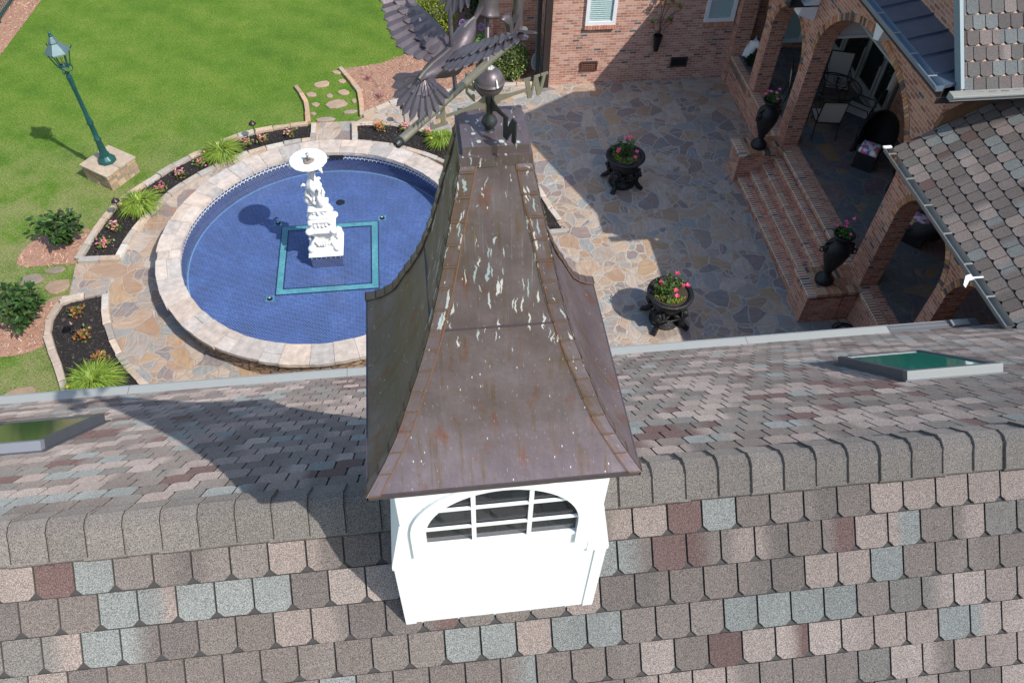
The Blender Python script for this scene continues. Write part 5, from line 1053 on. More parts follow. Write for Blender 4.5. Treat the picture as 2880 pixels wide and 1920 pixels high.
mb = MB(); mb.box(3.17, 3.335, 17.98, 18.14, 0, 3.6); mb.box(3.02, 3.10, 18.15, 18.24, .0, 3.4); tag(build(mb, 'gate_post', M['board'], org=(3.2, 18.05, 0)), 'dark brown wooden post at the left corner of the brick wall', 'post')
wall2 = thing('recessed_brick_wall', 'shaded brick wall set back behind the dark post and the pool net', 'wall', (2.6, 19.6, 0), world=True)
mb = MB(); mb.box(2.05, 3.33, 19.55, 19.9, 0, 2.3); mb.box(1.95, 2.05, 19.45, 21.0, 0, 2.3); build(mb, 'wall', M['brick'], wall2)
# pool net and brush leaning on the wall
t = thing('pool_net', 'pale blue pool skimmer net with long green handles leaning in the dark corner', 'pool net', (3.05, 18.35, 0), world=True)
mb = MB(); mb.tube([(3.03, 18.34, .72), (3.05, 18.5, 2.2)], .012, 8, (.02, .16, .14)); mb.tube([(3.09, 18.34, .72), (3.13, 18.5, 2.2)], .010, 8, (.02, .10, .10)); build(mb, 'handle', M['chip'], t)
mb = MB(); mb.tube([(3.05, 18.5, 2.2), (3.052, 18.51, 2.32)], .014, 8, (.6, .6, .6)); mb.tube([(3.13, 18.5, 2.2), (3.132, 18.51, 2.32)], .013, 8, (.6, .6, .6)); mb.blob((3.04, 18.42, 1.3), (.02, .02, .05), 8, (.6, .6, .6)); build(mb, 'grip', M['chip'], t)
mb = MB(); R_ = [(3.06 + .13 * math.copysign(abs(math.cos(a)) ** .6, math.cos(a)), 18.30 + .03 * (z_ := math.copysign(abs(math.sin(a)) ** .7, math.sin(a))), .56 + .19 * z_) for a in [2 * PI * k / 28 for k in range(29)]]; mb.tube(R_, .011, 6, (.28, .35, .37), caps=False); mb.tube([(3.03, 18.34, .74), (2.99, 18.33, .76), (3.06, 18.345, .95)], .007, 5, (.3, .36, .38)); build(mb, 'rim', M['chip'], t)
mb = MB(); mb.face([(x, y + .004, z) for x, y, z in R_[:-1]], (.13, .19, .20)); build(mb, 'mesh', M['chip'], t)
# wall planter: black conical pocket with wire stems carrying clay pots
t = thing('wall_planter', 'black conical wall planter with wire arms holding small clay pots on the brick wall', 'wall planter', (6.05, 18.0, 0), world=True)
mb = MB(); mb.lathe([(0, .92), (.055, .93), (.07, 1.0), (.115, 1.32), (.12, 1.34), (.10, 1.34), (.09, 1.2), (0, 1.2)], (6.05, 17.975, 0), 16); build(mb, 'cone', M['iron'], t)
pots = [(5.83, 1.67), (6.27, 1.71), (6.45, 2.05), (5.97, 2.22), (6.24, 2.20), (6.1, 2.5)]
mb = MB()
for k, (x, z) in enumerate(pots): mb.tube([(6.0 + .02 * k, 17.97, 1.25), (6.03 + (x - 6.05) * .15, 17.94, 1.5 + .03 * k), (6.05 + (x - 6.05) * .4, 17.93, z - .22), (x, 17.92, z - .03)], .007, 6)
build(mb, 'wire_arms', M['iron'], t)
for k, (x, z) in enumerate(pots):
    mb = MB(); mb.lathe([(0, z - .03), (.032, z - .03), (.05, z + .05), (.056, z + .065), (.045, z + .065), (0, z + .05)], (x, 17.90, 0), 14); o = build(mb, 'pot', M['terracotta'], t)
    mb = MB(); n = 46; leafset(mb, np.array([x, 17.90, z + .06]) + rng.normal(0, .028, (n, 3)), dirs(n, .2), rng.uniform(.06, .11, n), rng.uniform(.018, .03, n), [(.20, .28, .10), (.32, .38, .22), (.12, .2, .05)] if k % 2 == 0 else [(.05, .13, .03), (.08, .18, .05)]); build(mb, 'plant', M['leaf'], o, uv=False)
# ------------------------------------------------------------------ things in and by the porch
hs_ = thing('horse_statue', 'white horse head statue among dark leaves in the shaded planter by the pillar', 'statue', (8.50, 17.70, .70), .9)
mb = MB(); mb.tube([(0, .12, 0), (0, .08, .2), (0, .02, .36), (0, -.06, .46), (0, -.16, .42), (0, -.26, .30), (0, -.30, .24)], [(.09, .13), (.08, .13), (.07, .12), (.075, .10), (.065, .085), (.05, .06), (.035, .04)], 12)
for s in (-1, 1): mb.tube([(.04 * s, -.02, .50), (.05 * s, 0, .60)], [.03, .004], 6); mb.blob((.062 * s, -.13, .43), .014, 6); mb.blob((.03 * s, -.30, .26), .012, 6)
for j in range(9): mb.tube([(0, .02 + .012 * j, .50 - .05 * j), (.05 * (-1) ** j, .10 + .012 * j, .44 - .05 * j), (.02, .13, .36 - .045 * j)], [.03, .025, .006], 6)
build(mb, 'head', M['marble'], hs_, smooth=True)
hs_.scale = (1.05, 1.05, 1.05)
t = thing('dark_shrub', 'dark leafy plant with a few red flowers in the shaded brick planter', 'shrub', (8.40, 17.42, .50)); mb = MB(); crown(mb, (0, 0, .20), (.17, .30, .24), 500, .08, [(.02, .045, .012), (.035, .07, .02)], .2, .4); build(mb, 'leaves', M['leaf'], t, uv=False); mb = MB(); leafset(mb, np.array([[-.10, -.22, .22], [-.14, -.1, .15], [-.10, -.28, .12], [-.06, -.32, .2]] * 4) + rng.normal(0, .03, (16, 3)), dirs(16, .3), np.full(16, .05), np.full(16, .045), [(.7, .05, .03)]); build(mb, 'flower', M['petal'], t, uv=False)
def tubeset(mb, L_, r): 
    for P in L_: mb.tube(P, r, 6)
def sling(x, y, rz, label):
    t = thing('patio_chair', label, 'chair', (x, y, .792), rz, 'sling chairs round the porch table')
    mb = MB()
    for s in (-.27, .27): tubeset(mb, [[(s, -.26, .02), (s, -.27, .40), (s, -.24, .62), (s, .22, .60), (s * .98, .30, .45)], [(s, .34, .0), (s, .26, .42), (s, .34, .98)], [(s, -.27, .42), (s, .26, .40)]], .014)
    tubeset(mb, [[(-.27, -.27, .42), (.27, -.27, .42)], [(-.27, .34, .98), (.27, .34, .98)], [(-.27, .26, .40), (.27, .26, .40)]], .014); build(mb, 'frame', M['darkmetal'], t)
    def slab(P, nm):
        mb = MB(); i = mb.vs([(sx, y_, z_) for y_, z_ in P for sx in (-.255, .255)] + [(sx, y_ + .004, z_ - .012) for y_, z_ in P for sx in (-.255, .255)]); n = len(P)
        for k in range(n - 1): mb.f += [(i + 2 * k, i + 2 * k + 1, i + 2 * k + 3, i + 2 * k + 2), (i + 2 * n + 2 * k, i + 2 * n + 2 * k + 1, i + 2 * n + 2 * k + 3, i + 2 * n + 2 * k + 2)]
        build(mb, nm, M['sling'], t)
    slab([(-.29, .405), (-.27, .43), (-.1, .415), (.1, .40), (.24, .41)], 'seat'); slab([(.262, .44), (.29, .6), (.31, .75), (.335, .96), (.36, .985)], 'backrest'); return t
sling(9.12, 14.46, PI - .15, 'beige sling patio chair nearest the tall pillar, its seat towards the steps')
sling(9.98, 14.62, PI + .85, 'beige sling patio chair right of the glass table by the doors')
sling(9.92, 15.82, -.35, 'beige sling patio chair behind the glass table with its back to the doors')
sling(8.95, 15.6, 1.2, 'beige sling patio chair left of the glass table, mostly behind the pillar')
t = thing('patio_table', 'round glass patio table with dark scrolled metal legs in the porch', 'table', (9.53, 15.15, .792)); mb = MB(); R_ = [(.58 * math.cos(a), .58 * math.sin(a), .71) for a in [2 * PI * k / 36 for k in range(37)]]; mb.tube(R_, .016, 6, caps=False)
mb.tube([(.25 * math.cos(a), .25 * math.sin(a), .35) for a in [2 * PI * k / 24 for k in range(25)]], .010, 6, caps=False)
for k in range(4):
    a = k * PI / 2 + .4; mb.tube([(math.cos(a) * r, math.sin(a) * r, z) for r, z in ((.5, .70), (.30, .55), (.25, .35), (.40, .12), (.46, 0))], .014, 6); mb.tube([(math.cos(a) * .08, math.sin(a) * .08, .705), (math.cos(a) * .56, math.sin(a) * .56, .705)], .009, 5)
build(mb, 'frame', M['darkmetal'], t); mb = MB(); mb.sheet([(.575 * math.cos(2 * PI * k / 36), .575 * math.sin(2 * PI * k / 36)) for k in range(36)], .724); build(mb, 'glass_top', M['clear'], t)
mb = MB(); mb.lathe([(0, 0), (.07, 0), (.05, .03), (.02, .06), (.02, .2), (.05, .22), (0, .23)], (0, 0, 0), 10)
for k in range(5): a = k * 1.257; mb.tube([(0, 0, .1), (.07 * math.cos(a), .07 * math.sin(a), .14), (.09 * math.cos(a), .09 * math.sin(a), .22)], .008, 5)
tag(build(mb, 'candle_holder', M['darkmetal'], org=(0, 0, 0)), 'small dark branched candle holder standing on the glass patio table', 'candle holder').location = (9.5, 15.1, 1.523)
mb = MB(); mb.tube([(0, 0, 0), (.02, .02, .10), (.05, .05, .35), (.10, .10, .62)], [.075, .085, .085, .07], 12); mb.tube([(0, 0, -1.0), (0, 0, .05)], .02, 8)
o = build(mb, 'rolled_umbrella', M['sling']); o.location = (10.42, 14.45, 1.80); tag(o, 'rolled tan umbrella standing beside the patio chair at the doors', 'umbrella')
def wicker(x, y, rz, label):
    t = thing('wicker_armchair', label, 'armchair', (x, y, .792), rz, 'black wicker armchairs in the porch'); mb = MB()
    mb.lathe([(.31, 0), (.31, .10), (.31, .38), (.29, .40), (0, .40)], (0, -.06, 0), 32, rf=ngon(4, PI / 4)); mb.tube([(-.33, -.30, .38), (-.33, .1, .56), (-.30, .25, .6)], .045, 8); mb.tube([(.33, -.30, .38), (.33, .1, .56), (.30, .25, .6)], .045, 8); build(mb, 'base', M['wicker'], t)
    mb = MB(); n = 24
    for lay, (r, o_) in enumerate(((.36, 0), (.31, 0))):
        for k in range(n): pass
    V = []; 
    for r in (.37, .30):
        for k in range(n + 1):
            a = math.radians(-30 + 240 * k / n); hgt = .62 + .42 * max(0, math.sin(math.radians(180 * k / n))) ** 1.6; V.append((r * math.cos(a), r * math.sin(a) + .02, .30)); V.append((r * 1.12 * math.cos(a), r * 1.12 * math.sin(a) + .05 + (hgt - .6) * .25, hgt))
    i = mb.vs(V); m_ = 2 * (n + 1)
    for s_ in (0, m_):
        for k in range(n): mb.f.append((i + s_ + 2 * k, i + s_ + 2 * k + 2, i + s_ + 2 * k + 3, i + s_ + 2 * k + 1))
    for k in range(n): mb.f.append((i + 2 * k + 1, i + 2 * k + 3, i + m_ + 2 * k + 3, i + m_ + 2 * k + 1))
    mb.f += [(i, i + 1, i + m_ + 1, i + m_), (i + 2 * n, i + 2 * n + 1, i + m_ + 2 * n + 1, i + m_ + 2 * n)]
    build(mb, 'backrest', M['wicker'], t, smooth=True)
    mb = MB(); mb.lathe([(0, .40), (.27, .40), (.29, .43), (.28, .49), (.22, .515), (0, .52)], (0, -.09, 0), 32, rf=ngon(4, PI / 4)); o = build(mb, 'cushion', M['floral'], t, smooth=True); return t
wicker(9.68, 13.22, -.7, 'black wicker armchair with flowered cushion in the wide arch opening'); wicker(9.72, 10.72, -2.4, 'black wicker armchair with flowered cushion in deep shade beyond the near pillar')
t = thing('wicker_side_table', 'small black wicker side table between the armchairs behind the gutter end', 'side table', (9.95, 12.2, .792)); mb = MB(); mb.lathe([(.2, 0), (.17, .25), (.22, .48), (.24, .50), (.24, .52), (0, .52)], (0, 0, 0), 18); build(mb, 'body', M['wicker'], t)
# coiled cable below the near pedestal
mb = MB(); pts = []
for k in range(150): a = k * .42; r = .17 + .05 * math.sin(k * .37) + .03 * math.sin(k * .11); pts.append((7.86 + r * math.cos(a), 9.20 + r * .75 * math.sin(a) - .02, .02 + .03 * abs(math.sin(k * .23))))
mb.tube(pts, .005, 5); mb.tube([(7.9, 9.3, .03), (7.75, 9.41, .10), (7.72, 9.425, .4), (7.70, 9.425, .76), (7.69, 9.50, .822), (7.55, 9.68, .825)], .005, 5); mb.tube([(7.02, 9.415, .73), (8.0, 9.415, .74)], .008, 5)
tag(build(mb, 'coiled_cable', M['darkmetal'], org=(7.86, 9.2, 0)), 'black cable coiled on the flagstones below the near brick pedestal', 'cable')
# distant house block beyond the right edge that shades the patio is the gable itself; nothing else is needed

# ================================================================== CUPOLA
cx, cy = .238, 2.27
cup = thing('cupola', 'white cupola with arched windows and a flared oxidised copper roof astride the ridge', 'cupola', (cx, cy, 7.0), world=True)
HX, HY = .553, .508
mb = MB(); mb.box(cx - HX, cx + HX, cy - HY, cy + HY, 6.6, 7.72)
for sx in (-1, 1):
    for sy in (-1, 1):
        xa, xb = sorted((cx + sx * (HX + .006), cx + sx * (HX - .055))); ya, yb = sorted((cy + sy * (HY + .006), cy + sy * (HY - .055)))
        mb.box(xa, xb, ya, yb, 6.6, 7.688)
build(mb, 'base_box', M['white'], cup)
for sg in (-1, 1):
    mb = MB(); mb.prism([(sg * .45, 7.69), (sg * (HX + .014), 7.69), (sg * (HX + .014), 7.73), (sg * .494, 8.16), (sg * .45, 8.16)], -HY - .009, HY + .009, None, Matrix.Translation((cx, cy, 0)) @ Matrix(((1, 0, 0, 0), (0, 0, 1, 0), (0, 1, 0, 0), (0, 0, 0, 1)))); build(mb, 'ledge', M['white'], cup)
UX, UY = .490, .512; WZ0 = 7.94; WR = .372; SPR = 8.07
for side in range(4):
    hw, dist = (UX - .002, UY) if side % 2 == 0 else (UY - .037, UX); R4 = Matrix.Translation((cx, cy, 0)) @ Matrix.Rotation(PI / 2 * side, 4, 'Z')
    wr = WR if side % 2 == 0 else WR * .92
    mb = MB(); arch_wall(mb, -hw, hw, 7.712 if side % 2 == 0 else 8.17, 8.66, -dist - (.003 if side % 2 == 0 else 0), -dist + .035, [(0, wr, SPR, .375, WZ0 if side % 2 == 0 else 8.171)], axis='x')
    mb.v = [tuple(R4 @ Vector(p)) for p in mb.v]; build(mb, 'window_wall', M['white'], cup)
    mb = MB(); n = 30; op = [(-(wr + .075) * math.cos(PI * k / n), SPR + (.375 + .07) * math.sin(PI * k / n)) for k in range(n + 1)]; op = [(op[0][0], 7.83)] + op + [(op[-1][0], 7.83)]
    ip = [(-wr * math.cos(PI * k / n), SPR + .375 * math.sin(PI * k / n)) for k in range(n + 1)]; ip = [(ip[0][0], 7.83)] + ip + [(ip[-1][0], 7.83)]
    for a, b_, c, d in zip(op[:-1], op[1:], ip[1:], ip[:-1]):
        i = mb.vs([(p[0], -dist - t, min(p[1], 8.65)) for t in (.018, 0) for p in (a, b_, c, d)]); mb.f += [(i, i + 1, i + 2, i + 3), (i, i + 1, i + 5, i + 4), (i + 2, i + 3, i + 7, i + 6)]
    mb.v = [tuple(R4 @ Vector(p)) for p in mb.v]; build(mb, 'window_casing', M['white'], cup)
    mb = MB()
    for xb in (-wr / 3 - .026, wr / 3 - .002): mb.box(xb, xb + .022, -dist - .004, -dist + .008, WZ0, SPR + .375 * math.sqrt(1 - (abs(xb + .01) / wr) ** 2))
    for zz in (8.085, 8.265):
        x_ = wr * math.sqrt(max(0, 1 - ((zz - SPR) / .375) ** 2)); mb.box(-x_, x_, -dist - .0035, -dist + .007, zz, zz + .019)
    mb.box(-wr, wr, -dist - .012, -dist + .009, WZ0 - .02, WZ0 + .006)
    mb.v = [tuple(R4 @ Vector(p)) for p in mb.v]; o = build(mb, 'window', M['white'], cup)
    mb = MB(); mb.box(-wr - .01, wr + .01, -dist + .010, -dist + .014, WZ0 - .01, 8.52); mb.v = [tuple(R4 @ Vector(p)) for p in mb.v]; build(mb, 'glass', M['glass'], o)
mb = MB(); mb.box(cx - .44, cx + .44, cy - .46, cy + .46, 7.86, 7.90, None); mb.box(cx - .45, cx + .45, cy - .47, cy + .47, 8.62, 8.64); build(mb, 'inner_floor', m_plain('cupola_inside', (.25, .235, .24), .8), cup)
# flared copper roof
PR = [(.589, 8.607), (.565, 8.635), (.538, 8.668), (.512, 8.703), (.486, 8.74), (.462, 8.78), (.440, 8.815), (.420, 8.86), (.402, 8.903), (.384, 8.95), (.366, 9.0), (.332, 9.078), (.300, 9.165), (.272, 9.25), (.250, 9.33), (.230, 9.41), (.213, 9.48), (.198, 9.55), (.178, 9.65), (.156, 9.75), (.137, 9.84), (.119, 9.93)]
arc_l = [0]
for (h0, z0), (h1, z1) in zip(PR[:-1], PR[1:]): arc_l.append(arc_l[-1] + math.hypot(h1 - h0, z1 - z0))
def hz(s):
    s = max(0, min(arc_l[-1], s)); k = next((i for i in range(len(arc_l) - 1) if s <= arc_l[i + 1]), len(arc_l) - 2); t = (s - arc_l[k]) / (arc_l[k + 1] - arc_l[k]); return PR[k][0] + (PR[k + 1][0] - PR[k][0]) * t, PR[k][1] + (PR[k + 1][1] - PR[k][1]) * t
Ltot = arc_l[-1]
for side in range(4):
    mb = MB(); R4 = Matrix.Translation((cx, cy, 0)) @ Matrix.Rotation(PI / 2 * side, 4, 'Z'); NU, NV = 16, 60; uvs = []
    for j in range(NV + 1):
        h, z = hz(Ltot * j / NV)
        for i in range(NU + 1):
            x = -h + 2 * h * i / NU; dnt = .0035 * math.sin(x * 23 + j * .21 + side * 2) * math.sin(j * .35 + side + x * 5) * (1 if 0 < i < NU and j > 1 else 0)
            mb.v.append(tuple(R4 @ Vector((x, -h - dnt, z)))); mb.c.append((1, 1, 1)); uvs.append((x + side * 3.1, Ltot * j / NV))
    for j in range(NV):
        for i in range(NU): a = j * (NU + 1) + i; mb.f.append((a, a + 1, a + NU + 2, a + NU + 1))
    o = build(mb, 'copper_panel', M['copper'], cup, smooth=True); ul = o.data.uv_layers[0]
    for lp in o.data.loops: ul.data[lp.index].uv = uvs[lp.vertex_index]
    # hip seams: short overlapping capping pieces along both sides of the corner
    mb = MB(); s_ = .0; uvs = []
    while s_ < Ltot - .01:
        e = min(s_ + .093, Ltot)
        for sg in (0, 1):
            P = []
            for q, lift in ((s_, .008), ((s_ + e) / 2, .006), (e + .006, .0035)):
                h, z = hz(q); wd = min(.048, h * .42)
                for xx in (0, wd):
                    p = Vector((-h + xx, -h - lift, z + lift * .4)) if sg == 0 else Vector((-h - lift, -h + xx, z + lift * .4)); p += Vector((-lift * .7, 0, 0)) if (sg == 0 and xx == 0) else (Vector((0, -lift * .7, 0)) if xx == 0 else Vector()); P.append((p, (xx + side * 3.1 + .9, q)))
            P += [(P[0][0] * 1 + Vector((.006, .006, -.006)) , P[0][1]), (P[1][0] + (Vector((0, .009, -.003)) if sg == 0 else Vector((.009, 0, -.003))), P[1][1])]
            P += [(P[k][0] + (Vector((0, .008, 0)) if sg == 0 else Vector((.008, 0, 0))), P[k][1]) for k in (1, 3, 5)]
            i = len(mb.v)
            for p, u_ in P: mb.v.append(tuple(R4 @ p)); mb.c.append((1, 1, 1)); uvs.append(u_)
            mb.f += [(i, i + 1, i + 3, i + 2), (i + 2, i + 3, i + 5, i + 4), (i + 6, i + 7, i + 1, i), (i + 1, i + 8, i + 9, i + 3), (i + 3, i + 9, i + 10, i + 5)]
        s_ = e
    o = build(mb, 'hip_seam', M['copper'], cup); ul = o.data.uv_layers[0]
    for lp in o.data.loops: ul.data[lp.index].uv = uvs[lp.vertex_index]
    mb = MB(); s_ = .0
    while s_ < Ltot - .01:
        h, z = hz(s_ + .002); h2, z2 = hz(s_ + .007); wd = min(.05, h * .44)
        for sg in (0, 1):
            q = [Vector((-h - .002, -h - .011, z + .004)), Vector((-h + wd, -h - .011, z + .004)), Vector((-h2 + wd, -h2 - .010, z2 + .005)), Vector((-h2 - .002, -h2 - .010, z2 + .005))]
            if sg: q = [Vector((p.y, p.x, p.z)) for p in q]
            mb.face([tuple(R4 @ p) for p in q], (.10, .055, .03))
            h3, z3 = hz(min(Ltot, s_ + .093)); q = [Vector((-h + wd - .001, -h - .0095, z + .004)), Vector((-h + wd + .004, -h - .008, z + .004)), Vector((-h3 + min(.05, h3 * .44) + .004, -h3 - .006, z3 + .004)), Vector((-h3 + min(.05, h3 * .44) - .001, -h3 - .006, z3 + .004))]
            if sg: q = [Vector((p.y, p.x, p.z)) for p in q]
            mb.face([tuple(R4 @ p) for p in q], (.14, .065, .03))
        s_ += .093
    build(mb, 'hip_seam_joints', M['chip'], cup)
    # horizontal lap seam and drip edge
    mb = MB(); h, z = hz(.742); mb.box(-h + .05, h - .05, -h - .004, -h + .004, z - .004, z + .004); mb.v = [tuple(R4 @ Vector(p)) for p in mb.v]; build(mb, 'lap_seam', M['copper2'], cup)
    mb = MB(); mb.box(-.592, .592, -.592, -.586, 8.578, 8.612); mb.box(-.586, .586, -.586, -.455, 8.578, 8.584); mb.v = [tuple(R4 @ Vector(p)) for p in mb.v]; build(mb, 'drip_edge', M['copper2'], cup)
mb = MB(); T4 = Matrix.Translation((cx, cy, 0))
mb.box(-.112, .112, -.112, .112, 9.965, 10.0, M=T4); mb.box(-.123, .123, -.123, .123, 9.925, 9.967, M=T4); build(mb, 'copper_cap', M['copper'], cup)
mb = MB()
for (x, y, r) in ((-.07, -.04, .012), (-.055, -.085, .014), (.02, -.09, .016), (.075, -.10, .013), (-.085, .03, .013), (-.02, .06, .009), (-.045, .0, .007), (.0, -.095, .008)):
    r *= .62
    n = 11; i = mb.vs([(cx + x + r * random.uniform(.7, 1.2) * math.cos(2 * PI * k / n), cy + y + r * random.uniform(.7, 1.2) * math.sin(2 * PI * k / n), 10.0015) for k in range(n)], (.33, .36, .34)); mb.f.append(tuple(range(i, i + n)))
build(mb, 'bird_droppings', M['chip'], cup)

# ================================================================== WEATHERVANE
ax_ = Vector((.225, 2.25, 0)); U_ = Vector((.59883, .80087, 0)); N_ = Vector((.80087, -.59883, 0)); Zv = Vector((0, 0, 1))
def wp(s, n, z): return ax_ + U_ * s + N_ * n + Zv * z
vane = thing('weathervane', 'copper weathervane with two hummingbirds at a flower on a long rod above compass letters', 'weathervane', (.225, 2.25, 10.0), world=True)
mb = MB(); mb.lathe([(.022, 9.998), (.012, 10.005), (.018, 10.015), (.027, 10.03), (.0275, 10.034), (.022, 10.048), (.012, 10.06), (.012, 10.10), (.016, 10.115), (.016, 10.14), (.011, 10.145)], (ax_.x, ax_.y, 0), 20); build(mb, 'spindle', M['darkmetal'], vane, smooth=True)
mb = MB(); mb.lathe([(.008, 10.130)] + [(.048 * math.cos(a), 10.182 + .048 * math.sin(a)) for a in [(-PI / 2 + .2) + (PI / 2 - .2) * k / 7 for k in range(8)]] + [(.0505, 10.182), (.0505, 10.1845)] + [(.048 * math.cos(a), 10.184 + .048 * math.sin(a)) for a in [PI / 2 * k / 8 for k in range(9)]], (ax_.x, ax_.y, 0), 32); build(mb, 'copper_ball', M['copper2'], vane, smooth=True)
mb = MB(); Pd = []
for k in range(7): aa = -1.15; el = .75 - .17 * k; r_ = .0512; Pd.append((ax_.x + r_ * math.cos(el) * math.cos(aa), ax_.y + r_ * math.cos(el) * math.sin(aa), 10.183 + r_ * math.sin(el)))
mb.tube(Pd[1:5], [.0022, .003, .0032, .0042], 6, (.62, .62, .58)); build(mb, 'bird_dropping', M['chip'], vane)
mb = MB(); mb.blob((ax_.x, ax_.y, 10.233), (.016, .014, .006), 10, (.34, .35, .34), jit=.2); build(mb, 'solder', M['chip'], vane)
mb = MB(); mb.tube([wp(-.490, 0, 10.253), wp(-.47, 0, 10.253), wp(.222, 0, 10.253)], .0125, 14); mb.blob(tuple(wp(.222, 0, 10.253)), .0125, 10); mb.tube([wp(-.008, 0, 10.225), wp(-.008, 0, 10.255)], .008, 8); build(mb, 'rod', M['pipe'], vane, smooth=True)
mb = MB(); mb.tube([wp(-.505, 0, 10.253), wp(-.50, 0, 10.253), wp(-.482, 0, 10.253)], [.006, .0135, .0145], 14); build(mb, 'rod_cap', M['darkmetal'], vane, smooth=True)
mb = MB(); mb.tube([wp(-.012, 0, 10.253), wp(-.012, 0, 10.41)], .0065, 10); build(mb, 'flower_stem', M['copper2'], vane, smooth=True)
mb = MB(); mb.tube([wp(-.196, 0, 10.253), wp(-.206, 0, 10.36), wp(-.212, 0, 10.60)], .0065, 10); build(mb, 'bird_stem', M['copper2'], vane, smooth=True)
D1 = Vector((.90993, .41477, 0)); D2 = Vector((.41477, -.90993, 0))
def plate(mb, polys, dirn, z0=0, th=.004):
    t = Vector((-dirn.y, dirn.x, 0)) * th / 2
    for P in polys:
        n = len(P); a = [ax_ + dirn * s + Zv * z for s, z in P]; i = mb.vs([tuple(p + t) for p in a] + [tuple(p - t) for p in a]); 
        tr = tessellate_polygon([[Vector((s, z, 0)) for s, z in P]])
        for q in tr: mb.f.append(tuple(i + k for k in q)); mb.f.append(tuple(i + n + k for k in q))
        for k in range(n): mb.f.append((i + k, i + (k + 1) % n, i + n + (k + 1) % n, i + n + k))
def arm(sg, zt, r1): 
    up_ = [(.010, .152), (.022, .134), (.045, .121), (.09, .114), (r1, .112)]; lo_ = [(r1, .102), (.09, .102), (.045, .098), (.022, .086), (.010, .060)]
    return [(sg * r, 10.0 + z) for r, z in up_ + lo_]
def sh(P, s, z, sc=1, fl=1): return [(s + fl * x * sc, z + y * sc) for x, y in P]
mb = MB(); plate(mb, [arm(1, 0, .150), arm(-1, 0, .160)], D1); build(mb, 'compass_arm', M['pipe'], vane)
mb = MB(); plate(mb, [arm(1, 0, .105), arm(-1, 0, .105)], D2, th=.0042); build(mb, 'compass_arm', M['darkmetal'], vane)
Wl = [[(.0, .078), (.030, .078), (.030, .070), (.024, .070), (.034, .026), (.044, .078), (.066, .078), (.066, .070), (.058, .070), (.068, .026), (.078, .070), (.070, .070), (.070, .078), (.098, .078), (.098, .070), (.090, .070), (.073, 0), (.058, 0), (.046, .050), (.036, 0), (.021, 0), (.008, .070), (.0, .070)]]
mb = MB(); plate(mb, [sh(Wl[0], .128, 10.072)], D1, th=.005); build(mb, 'compass_letter', M['pipe'], vane)
El = [(0, 0), (.062, 0), (.062, .024), (.052, .024), (.050, .012), (.024, .012), (.024, .032), (.040, .032), (.040, .046), (.024, .046), (.024, .068), (.050, .068), (.052, .056), (.062, .056), (.062, .080), (0, .080), (0, .070), (.008, .068), (.008, .012), (0, .010)]
mb = MB(); plate(mb, [sh(El, -.156, 10.076, 1, -1)], D1, th=.005); build(mb, 'compass_letter', M['pipe'], vane)
Nl = [(0, -.004), (.020, -.004), (.046, .042), (.046, .008), (.072, .008), (.066, .014), (.066, .084), (.046, .084), (.020, .034), (.020, .066), (.026, .072), (-.006, .072), (0, .064)]
mb = MB(); plate(mb, [sh(Nl, .092, 10.034, 1.15)], D2, th=.005); build(mb, 'compass_letter', M['darkmetal'], vane)
Sl = [(0, 0), (.055, 0), (.06, .006), (.06, .042), (.014, .052), (.014, .066), (.044, .066), (.048, .056), (.058, .056), (.058, .080), (.006, .080), (0, .074), (0, .040), (.046, .030), (.046, .013), (.014, .013), (.012, .024), (0, .024)]
mb = MB(); plate(mb, [sh(Sl, -.10, 10.05, 1, -1)], D2, th=.005); build(mb, 'compass_letter', M['pipe'], vane)
# flower: trumpet, stalk and curling leaves
mb = MB(); pts = [(.185, 10.246), (.185, 10.30), (.172, 10.37), (.14, 10.44), (.09, 10.50), (.05, 10.535), (.025, 10.53)]; mb.tube([wp(s, 0, z) for s, z in pts], [.012, .012, .011, .011, .011, .012, .014], 10)
Mt = Matrix((( -U_.x, N_.x, 0, 0), (-U_.y, N_.y, 0, 0), (0, 0, 1, 0), (0, 0, 0, 1)))
Fb = Matrix.Translation(wp(.022, 0, 10.525)) @ Matrix(((U_.x, N_.x, 0, 0), (U_.y, N_.y, 0, 0), (0, 0, 1, 0), (0, 0, 0, 1))) @ Matrix.Rotation(PI + .28, 4, 'Y')
mb.lathe([(.012, -.01), (.026, .008), (.034, .035), (.033, .07), (.030, .09), (.033, .112), (.038, .120), (.030, .110), (.024, .075)], (0, 0, 0), 20, M=Fb, rf=lambda a, z: 1 + (.10 * abs(math.sin(2.5 * a)) if z > .09 else 0))
build(mb, 'flower', M['copper2'], vane, smooth=True)
def leafplate(P, nm, bul=.012):
    mb = MB(); c = (sum(p[0] for p in P) / len(P), sum(p[1] for p in P) / len(P)); n = len(P)
    i = mb.vs([tuple(wp(s, 0, z)) for s, z in P] + [tuple(wp(s * .55 + c[0] * .45, .55 * bul, z * .55 + c[1] * .45)) for s, z in P] + [tuple(wp(s * .55 + c[0] * .45, -.55 * bul, z * .55 + c[1] * .45)) for s, z in P] + [tuple(wp(c[0], bul, c[1])), tuple(wp(c[0], -bul, c[1]))])
    for k in range(n): k2 = (k + 1) % n; mb.f += [(i + k, i + k2, i + n + k2, i + n + k), (i + k, i + 2 * n + k, i + 2 * n + k2, i + k2), (i + n + k, i + n + k2, i + 3 * n), (i + 2 * n + k2, i + 2 * n + k, i + 3 * n + 1)]
    build(mb, nm, M['copper2'], vane, smooth=True)
leafplate(smooth_poly([(.125, 10.250), (.19, 10.236), (.212, 10.30), (.218, 10.38), (.21, 10.48), (.165, 10.52), (.145, 10.44), (.155, 10.38), (.158, 10.32), (.140, 10.28), (.125, 10.262)], 1), 'leaf', .014)
